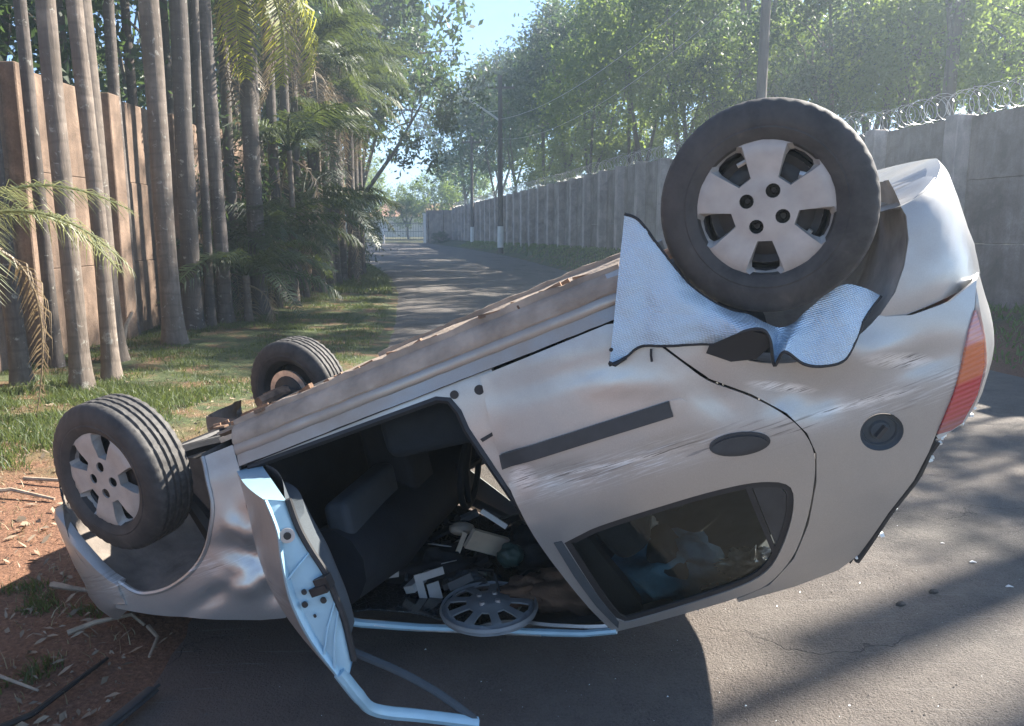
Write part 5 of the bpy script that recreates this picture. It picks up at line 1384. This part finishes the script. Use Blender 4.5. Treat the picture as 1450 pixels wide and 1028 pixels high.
FRD = frond_mesh('dry_frond', 1.9, 46, 1.8, L_DRYPALM, 4, .028, .45, .25)
FRY = frond_mesh('frond', 1.7, 36, 1.0, L_PALE, 6, .013, .5)
TRUNKS = {}
def palm_trunk(h, r, seed):
    key = (round(h * 2), round(r * 50), seed % 4)
    b = MB(); P = []; R = []; rr = random.Random(seed); n = int(h / .12)
    for i in range(n + 1):
        z = h * i / n
        P.append((.035 * noise.noise((z * .35, seed, 0)), .035 * noise.noise((z * .35, seed, 5)), z - .1))
        R.append(r * (1 + .75 * math.exp(-z / .22)) * (1 - .12 * z / h) * (1 + (.005 if i % 2 else -.002) + .05 * noise.noise((z * 1.1, seed, 9))))
    b.tube(P, R, 14); return b
def palm(x, y, h, r, label, group=None, nf=11, dry=2, seed=0, name='palm_tree', frs=1.0, fset=None, cat='palm', bark=None):
    p = empty(name, (x, y, gz(x, y)), 0); tag(p, label, cat, group)
    if h > .3: palm_trunk(h, r, seed).build('trunk', bark or B_PALM, p, True, None)
    rr = random.Random(seed + 50)
    for k in range(nf + dry):
        me = FRD if k >= nf else (fset or FR)[k % len(fset or FR)]
        o = bpy.data.objects.new('frond' if k < nf else 'dry_frond', me); link(o, p)
        o.location = (0, 0, h - .15 - (.15 if k >= nf else 0))
        tilt = rr.uniform(-.9, .25) if k < nf else rr.uniform(.5, .9)
        o.rotation_euler = (rr.uniform(-.2, .2), tilt * .8, 2 * math.pi * (k * .382) + rr.uniform(-.3, .3)); s = rr.uniform(.8, 1.15) * frs; o.scale = (s, s, s)
    return p
def pxX(px, Y): return (px - 725) / 1090 * Y * .985
PL = [(95, 7.40, 8.6, .098, 'sunlit palm trunk with a flared base left of the upturned front wheel'),
      (140, 7.95, 9.2, .088, 'slim pale palm trunk just right of the sunlit flared one'),
      (148, 9.0, 8.8, .12, 'rough thick palm trunk lit along one edge, behind the two nearest'),
      (20, 9.4, 8.2, .12, 'shaded brown palm trunk nearest the edge of the photo'),
      (236, 10.4, 8.9, .145, 'broad grey ringed palm trunk before the stained wall'),
      (264, 11.8, 9.4, .15, 'tall dark palm trunk beside the broad grey ringed one'),
      (312, 12.7, 8.7, .125, 'ringed palm trunk with a pale scar near its base'),
      (330, 14.6, 9.0, .11, 'thin shaded palm trunk right of the scarred one'),
      (347, 16.6, 9.0, .13, 'dark palm trunk rising behind the young palm clump'),
      (120, 12.5, 9.2, .12, 'dim palm trunk seen over the top of the stained wall'),
      (60, 8.6, 8.4, .075, 'very thin brown palm stem behind the sunlit flared trunk'), (290, 12.2, 8.6, .075, 'very thin dark palm stem left of the scarred trunk'), (365, 15.6, 8.8, .09, 'thin grey palm stem at the start of the dark row'), (205, 13.0, 9.0, .085, 'thin dim palm stem just left of the broad grey one'),
      (176, 11.2, 8.6, .09, 'thin brown palm stem between the rough trunk and the broad grey one'), (282, 14.4, 9.2, .10, 'dark palm trunk between the tall dark one and the scarred one'), (322, 15.8, 8.8, .08, 'thin dark palm stem behind the young palm clump'), (250, 15.2, 9.4, .11, 'dim palm trunk standing behind the tall dark one'), (378, 17.2, 8.6, .11, 'leaning palm trunk at the front of the dark row'), (8, 7.6, 8.2, .09, 'thin palm stem cut by the edge of the photo')]
for i, (px, Y, h_, r_, lab) in enumerate(PL):
    x = pxX(px, Y)
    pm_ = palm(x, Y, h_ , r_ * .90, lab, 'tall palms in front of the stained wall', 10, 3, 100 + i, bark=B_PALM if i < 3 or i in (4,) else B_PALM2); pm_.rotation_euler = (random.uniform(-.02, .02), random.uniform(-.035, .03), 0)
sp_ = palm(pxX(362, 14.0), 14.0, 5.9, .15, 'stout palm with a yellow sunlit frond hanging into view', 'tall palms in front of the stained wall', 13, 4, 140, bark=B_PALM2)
FRYEL = frond_mesh('frond', 2.2, 60, .9, L_YPALM, 9, .028, .6)
for (dx, dy, dz, ry, rz, s) in ((.25, -.5, .35, 1.05, -.35, 1.0), (.45, -.4, .45, .95, .1, 1.0), (.05, -.6, .25, 1.15, -1.2, .9)):
    o = bpy.data.objects.new('frond', FRYEL); link(o, sp_); o.location = (dx, dy, 5.5 + dz); o.rotation_euler = (.2, ry, rz); o.scale = (s, s, s); o['label'] = 'yellow sunlit frond hanging down'
for i in range(12):
    Y = 16.2 + i * .95; x = -4.98 + .05 * i - .006 * i * i
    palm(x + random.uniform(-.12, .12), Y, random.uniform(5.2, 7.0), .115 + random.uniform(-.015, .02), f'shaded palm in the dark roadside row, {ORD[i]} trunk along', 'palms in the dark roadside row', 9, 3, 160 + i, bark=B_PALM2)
# young clumps between the trunks
for i, (px, Y, h_, n, s, lab) in enumerate([(345, 12.9, .9, 13, .85, 'bushy young palm arching over the verge beside the scarred trunk'), (390, 15.2, 1.6, 14, .95, 'larger young palm spreading in front of the dark row'), (430, 17.5, 2.3, 14, 1.0, 'dark young palm with drooping fronds in the row'),
                                          (300, 14.2, 1.4, 12, .9, 'young palm half hidden behind the scarred trunk'), (470, 21.5, 2.2, 12, 1.0, 'young palm at the far end of the dark row'), (415, 15.8, 3.2, 13, 1.0, 'tall young palm hanging over the dark row'), (455, 19.0, 4.0, 13, 1.1, 'tallest young palm drooping towards the road')]):
    palm(pxX(px, Y), Y, h_, .06, lab, 'young palms between the trunks', n, 2, 200 + i, 'young_palm', s)
palm(-4.05, 5.75, 1.75, .05, 'pale young palm with thin fronds at the edge of the photo', None, 11, 1, 230, 'young_palm', .72, [FRY])
# fallen pale frond stem by the trunks
b = MB(); b.tube([(-4.95, 10.0, .62), (-5.0, 9.9, .45), (-5.02, 9.85, .22), (-4.85, 9.7, .08), (-4.3, 9.3, .07)], [.02, .03, .03, .022, .012], 7); tag(b.build('dead_branch', M_STICK), 'bent pale dead branch leaning by the palm trunks', 'branch')
# dark undergrowth filling the row
r = np.random.default_rng(5); cs_ = np.stack([r.uniform(-7.5, -5.0, 170), r.uniform(14, 30, 170), r.uniform(.3, 4.4, 170)], 1)
V, F = leaf_cloud(cs_, 90, .42, .085, r, .3)
tag(mk_np('undergrowth', V, F, L_DARK), 'dark undergrowth behind the palm row', kind='stuff')

# grass blades
def blades(name, n, xr, yr, h, w, m, seed, mask, label):
    r = np.random.default_rng(seed); X = r.uniform(*xr, n); Y = r.uniform(*yr, n)
    keep = np.array([mask(x, y, r.random()) for x, y in zip(X, Y)]); X, Y = X[keep], Y[keep]; n = len(X)
    Z = np.array([gz(x, y) for x, y in zip(X, Y)]) - .01
    a = r.uniform(0, 6.28, n); hh = h * r.uniform(.4, 1.3, n) ; ln = r.normal(0, .5, (n, 2)) * hh[:, None]
    base = np.stack([X, Y, Z], 1); sx = np.stack([np.cos(a), np.sin(a), 0 * a], 1) * (w * .5)
    mid = base + np.stack([ln[:, 0] * .35, ln[:, 1] * .35, hh * .6], 1); tip = base + np.stack([ln[:, 0], ln[:, 1], hh], 1)
    V = np.stack([base - sx, base + sx, mid + sx * .7, mid - sx * .7, tip, tip], 1)
    V = V[:, :5].reshape(-1, 3); i0 = np.arange(n)[:, None] * 5
    me = bpy.data.meshes.new(name)
    F4 = np.concatenate([i0, i0 + 1, i0 + 2, i0 + 3], 1); F3 = np.concatenate([i0 + 3, i0 + 2, i0 + 4, i0 + 4], 1)[:, :3]
    lv = np.concatenate([F4.ravel(), F3.ravel()]); lt = np.concatenate([np.full(n, 4), np.full(n, 3)]); ls = np.concatenate([[0], np.cumsum(lt)[:-1]])
    me.vertices.add(len(V)); me.vertices.foreach_set('co', V.astype(np.float32).ravel())
    me.loops.add(len(lv)); me.loops.foreach_set('vertex_index', lv.astype(np.int32)); me.polygons.add(2 * n)
    me.polygons.foreach_set('loop_start', ls.astype(np.int32)); me.polygons.foreach_set('loop_total', lt.astype(np.int32))
    me.update(calc_edges=True); me.materials.append(m)
    o = link(bpy.data.objects.new(name, me)); return tag(o, label, kind='stuff')
def m_verge(x, y, q):
    d = interp(RL, y) - x
    if d < .12: return False
    g = noise.noise((x * 1.1, y * 1.1, 2)) + .6 * noise.noise((x * 3.3, y * 3.3, 7))
    lim = sst(6.4, 8.6, y - .55 * (x + 2.0) * 1.0)
    return q < min(1, (lim * .9 + .04) * max(0, .30 + g * 1.5) * (.35 + .65 * min(1, d)))
blades('grass', 110000, (-6, -1.6), (5.2, 19), .065, .008, L_GRASS, 3, m_verge, 'green grass on the verge below the palms')
blades('grass', 30000, (-7.5, -2.2), (19, 34), .12, .022, L_GRASS, 4, lambda x, y, q: interp(RL, y) - x > .1 and q < .7, 'green grass along the verge further up the road')
def m_near(x, y, q):
    g = noise.noise((x * 1.3, y * 1.3, 12)) + .5 * noise.noise((x * 4, y * 4, 3))
    return q < .75 * sst(.10, .45, g + .45 * sst(4.9, 6.2, y - .2 * (x + 3)))
blades('grass', 30000, (-5.3, -2.9), (4.9, 7.6), .085, .007, L_GRASS, 6, m_near, 'sunlit pale grass tuft area before the nearest palms')
def m_front(x, y, q):
    g = noise.noise((x * 2.2, y * 2.2, 31)) + .5 * noise.noise((x * 6, y * 6, 3))
    return x < interp(RL, y) - .15 and q < sst(.12, .45, g)
blades('grass', 26000, (-3.2, -1.4), (2.0, 3.6), .05, .007, L_GRASS, 8, m_front, 'thin grass patches in the near dirt')
blades('dry_grass', 9000, (-4.6, -1.45), (2.0, 8.0), .05, .006, L_DRYGRASS, 9, lambda x, y, q: x < interp(RL, y) - .1 and q < .35 + noise.noise((x * 2, y * 2, 40)), 'dry straw in the red dirt')
def m_bank(x, y, q): return x > interp(RR, y) + .12 and x < wallX(y) - .05
blades('grass', 90000, (-5, 7.8), (8, 62), .11, .035, L_BANK, 10, m_bank, 'green grass on the bank below the grey wall')

# litter of dead leaves and chips
r = np.random.default_rng(77); n = 3800
X = r.uniform(-4.6, -1.2, n); Y = 2.0 + 6.0 * r.random(n) ** 1.5
kp_ = np.array([x < interp(RL, y) + .12 * (q - .3) and noise.noise((x * 1.6, y * 1.6, 60)) > -.35 + .3 * q - .15 for x, y, q in zip(X, Y, r.random(n))]); X, Y = X[kp_], Y[kp_]; n = len(X)
Z = np.array([gz(x, y) for x, y in zip(X, Y)]) + .008 + .012 * r.random(n)
C = np.stack([X, Y, Z], 1); a = r.uniform(0, 6.28, n); s = .008 + .030 * r.random(n) ** 2.2; tl_ = r.normal(0, .35, (n, 2))
d1 = np.stack([np.cos(a), np.sin(a), tl_[:, 0]], 1) * s[:, None]; d2 = np.stack([-np.sin(a), np.cos(a), tl_[:, 1]], 1) * (s * r.uniform(.12, .45, n))[:, None]
Vv = np.stack([C - d1, C + d2 + [0, 0, .006], C + d1, C - d2], 1).reshape(-1, 3)
tag(mk_np('dead_leaves', Vv, np.arange(4 * n).reshape(-1, 4), M_DRYLEAF), 'scattered dry leaves and chips on the red dirt', kind='stuff')
r = np.random.default_rng(78); n = 330
X = r.uniform(-3.6, -1.25, n); Y = 1.95 + 2.2 * r.random(n); kp_ = np.array([x < interp(RL, y) + .05 and noise.noise((x * 2.2, y * 2.2, 33)) > -.12 for x, y in zip(X, Y)]); X, Y = X[kp_], Y[kp_]; n = len(X)
C = np.stack([X, Y, np.array([gz(x, y) for x, y in zip(X, Y)]) + .012], 1); a = r.uniform(0, 6.28, n); s = r.uniform(.008, .030, n)[:, None]; w_ = s * r.uniform(.18, .45, n)[:, None]
d1 = np.stack([np.cos(a), np.sin(a), r.normal(0, .25, n)], 1); d2 = np.stack([-np.sin(a), np.cos(a), r.normal(0, .5, n)], 1); up = np.array([0, 0, 1.0]) * s * r.uniform(.1, .5, n)[:, None]
Vv = np.stack([C - d1 * s, C - d1 * s * .3 + d2 * w_ + up * .6, C + d1 * s * .4 + d2 * w_ * .8 + up, C + d1 * s + up * .3, C + d1 * s * .4 - d2 * w_ * .9 + up * .4, C - d1 * s * .3 - d2 * w_ + up * .2], 1).reshape(-1, 3)
tag(mk_np('dead_leaves', Vv, np.arange(6 * n).reshape(-1, 6), M_DRYLEAF), 'curled grey brown leaves in the near dirt', kind='stuff')
def stick(pts, rad, label, m=M_STICK, name='stick', cat='stick'):
    P = [(x, y, gz(x, y) + z) for x, y, z in pts]
    b = MB(); k = len(P); b.tube(P, [rad * (1 - .5 * i / (k - 1)) for i in range(k)], 6); tag(b.build(name, m), label, cat)
stick([(-1.98, 2.62, .02), (-1.85, 2.55, .035), (-1.68, 2.50, .02)], .009, 'pale straight twig lying nearest the edge of the dirt')
stick([(-2.42, 3.30, .10), (-2.36, 3.26, .06), (-2.30, 3.22, .02)], .012, 'short upright twig below the front bumper')
stick([(-2.10, 3.30, .03), (-1.98, 3.24, .035), (-1.86, 3.22, .02)], .016, 'tan branch piece under the front bumper corner')
stick([(-1.78, 2.86, .02), (-1.70, 2.92, .04), (-1.58, 2.98, .06), (-1.52, 2.96, .03)], .012, 'curved bleached twig in the middle of the litter')
stick([(-1.50, 2.95, .03), (-1.42, 2.86, .035), (-1.40, 2.74, .02)], .010, 'bent tan twig beside the dark road edge')
stick([(-1.74, 2.14, .03), (-1.62, 2.36, .02), (-1.56, 2.62, .03), (-1.55, 2.72, .02)], .013, 'dark curved root running through the litter', M_DARKST, 'root', 'root')
stick([(-3.1, 4.7, .03), (-2.8, 4.65, .04), (-2.5, 4.75, .02)], .014, 'dry stick on the sunlit red dirt')
stick([(-3.3, 4.35, .02), (-3.0, 4.42, .05), (-2.72, 4.38, .02)], .017, 'thicker dry stick on the sunlit red dirt')
stick([(-2.30, 5.05, .03), (-2.15, 5.2, .09), (-2.02, 5.15, .02)], .03, 'broken pale husk on the dirt between the two front wheels')
# black rubber strips torn off the car
b = MB()
P0 = [(-1.285, 2.52), (-1.33, 2.34), (-1.40, 2.15), (-1.46, 2.0)]
b.tube([(x, y, gz(x, y) + .022) for x, y in P0], .028, 8, flat=.45); b.tube([(x + .022, y + .008, gz(x, y) + .036) for x, y in P0], .006, 5)
tag(b.build('rubber_strip', M_PLASTIC), 'flat black rubber trim strip lying at the road edge', 'trim strip')

# chips of glass and stones on the road
for i, (px, py, X, Y, s, lab) in enumerate([(1363, 790, 2.30, 3.62, .022, 'white chip on the road, nearest the broken rear window'), (1420, 828, 2.31, 3.35, .022, 'white chip on the road near the edge of the photo'), (1330, 760, 2.28, 3.86, .014, 'tiny white chip furthest from the viewer')]):
    b = MB(); b.tube([(-s * .8, 0, s * .1), (-s * .1, s * .2, s * .22), (s * .7, -s * .1, s * .08)], [s * .2, s * .42, s * .12], 6, flat=.5); o = b.build('glass_chip', M_WHITEWASH, None, False); o.location = (X, Y, .012); tag(o, lab, 'chip', 'pale chips on the road')
for i, (X, Y, s, lab) in enumerate([(1.93, 3.30, .03, 'dark stone on the road behind the roof edge'), (1.72, 3.18, .03, 'dark flat pebble on the road beside the darker stone')]):
    lump('stone', (X, Y, .014), (s * 1.6, s, s * .7), M_STONE, lab, 'stone', .4, .3)
r = np.random.default_rng(99); n = 900
X = r.uniform(-1.2, 4.5, n); Y = 2.0 + 6 * r.random(n) ** 1.6; kz = r.uniform(.002, .006, n)
C = np.stack([X, Y, np.full(n, .013)], 1)
Vv = np.stack([C + np.stack([kz, 0 * kz, 0 * kz], 1), C + np.stack([0 * kz, kz, 0 * kz], 1), C - np.stack([kz, kz, 0 * kz], 1), C + np.stack([0 * kz, 0 * kz, kz * 1.3], 1)], 1).reshape(-1, 3)
i0 = np.arange(n)[:, None] * 4
tag(mk_np('grit', Vv, np.concatenate([np.concatenate([i0 + a, i0 + b_, i0 + 3], 1) for a, b_ in ((0, 1), (1, 2), (2, 0))]), M_CONCPOLE), 'loose grit on the asphalt', kind='stuff')

r = np.random.default_rng(111); n = 150
X = np.concatenate([r.normal(.4, .55, n // 2), r.normal(1.9, .6, n - n // 2)]); Y = np.concatenate([r.normal(2.5, .3, n // 2), r.normal(3.5, .6, n - n // 2)]); kz = .0012 + .0040 * r.random(n) ** 4
C = np.stack([X, Y, np.full(n, .012)], 1)
Vv = np.stack([C + np.stack([kz, 0 * kz, 0 * kz], 1), C + np.stack([-.3 * kz, kz, 0 * kz], 1), C - np.stack([kz, .6 * kz, 0 * kz], 1), C + np.stack([0 * kz, 0 * kz, kz * 1.2], 1)], 1).reshape(-1, 3); i0 = np.arange(n)[:, None] * 4
tag(mk_np('glass_grit', Vv, np.concatenate([np.concatenate([i0 + a, i0 + b_, i0 + 3], 1) for a, b_ in ((0, 1), (1, 2), (2, 0))]), M_CRUMB), 'fine broken glass strewn on the road around the car', kind='stuff')

# air: thin sunlit haze round the whole scene
bz = MB(); bz.box((0, 190, 10), (500, 480, 27)); hz_ = bz.build('haze', None, None, False)
hm = bpy.data.materials.new('haze_air'); hm.use_nodes = True; hm.node_tree.nodes.remove(hm.node_tree.nodes['Principled BSDF'])
pv = hm.node_tree.nodes.new('ShaderNodeVolumePrincipled'); pv.inputs['Color'].default_value = (0.72, 0.88, 1.0, 1); pv.inputs['Density'].default_value = 0.0036; pv.inputs['Anisotropy'].default_value = 0.5
hm.node_tree.links.new(pv.outputs[0], hm.node_tree.nodes['Material Output'].inputs['Volume']); hz_.data.materials.append(hm)
tag(hz_, 'thin pale haze hanging in the air along the road', kind='stuff')
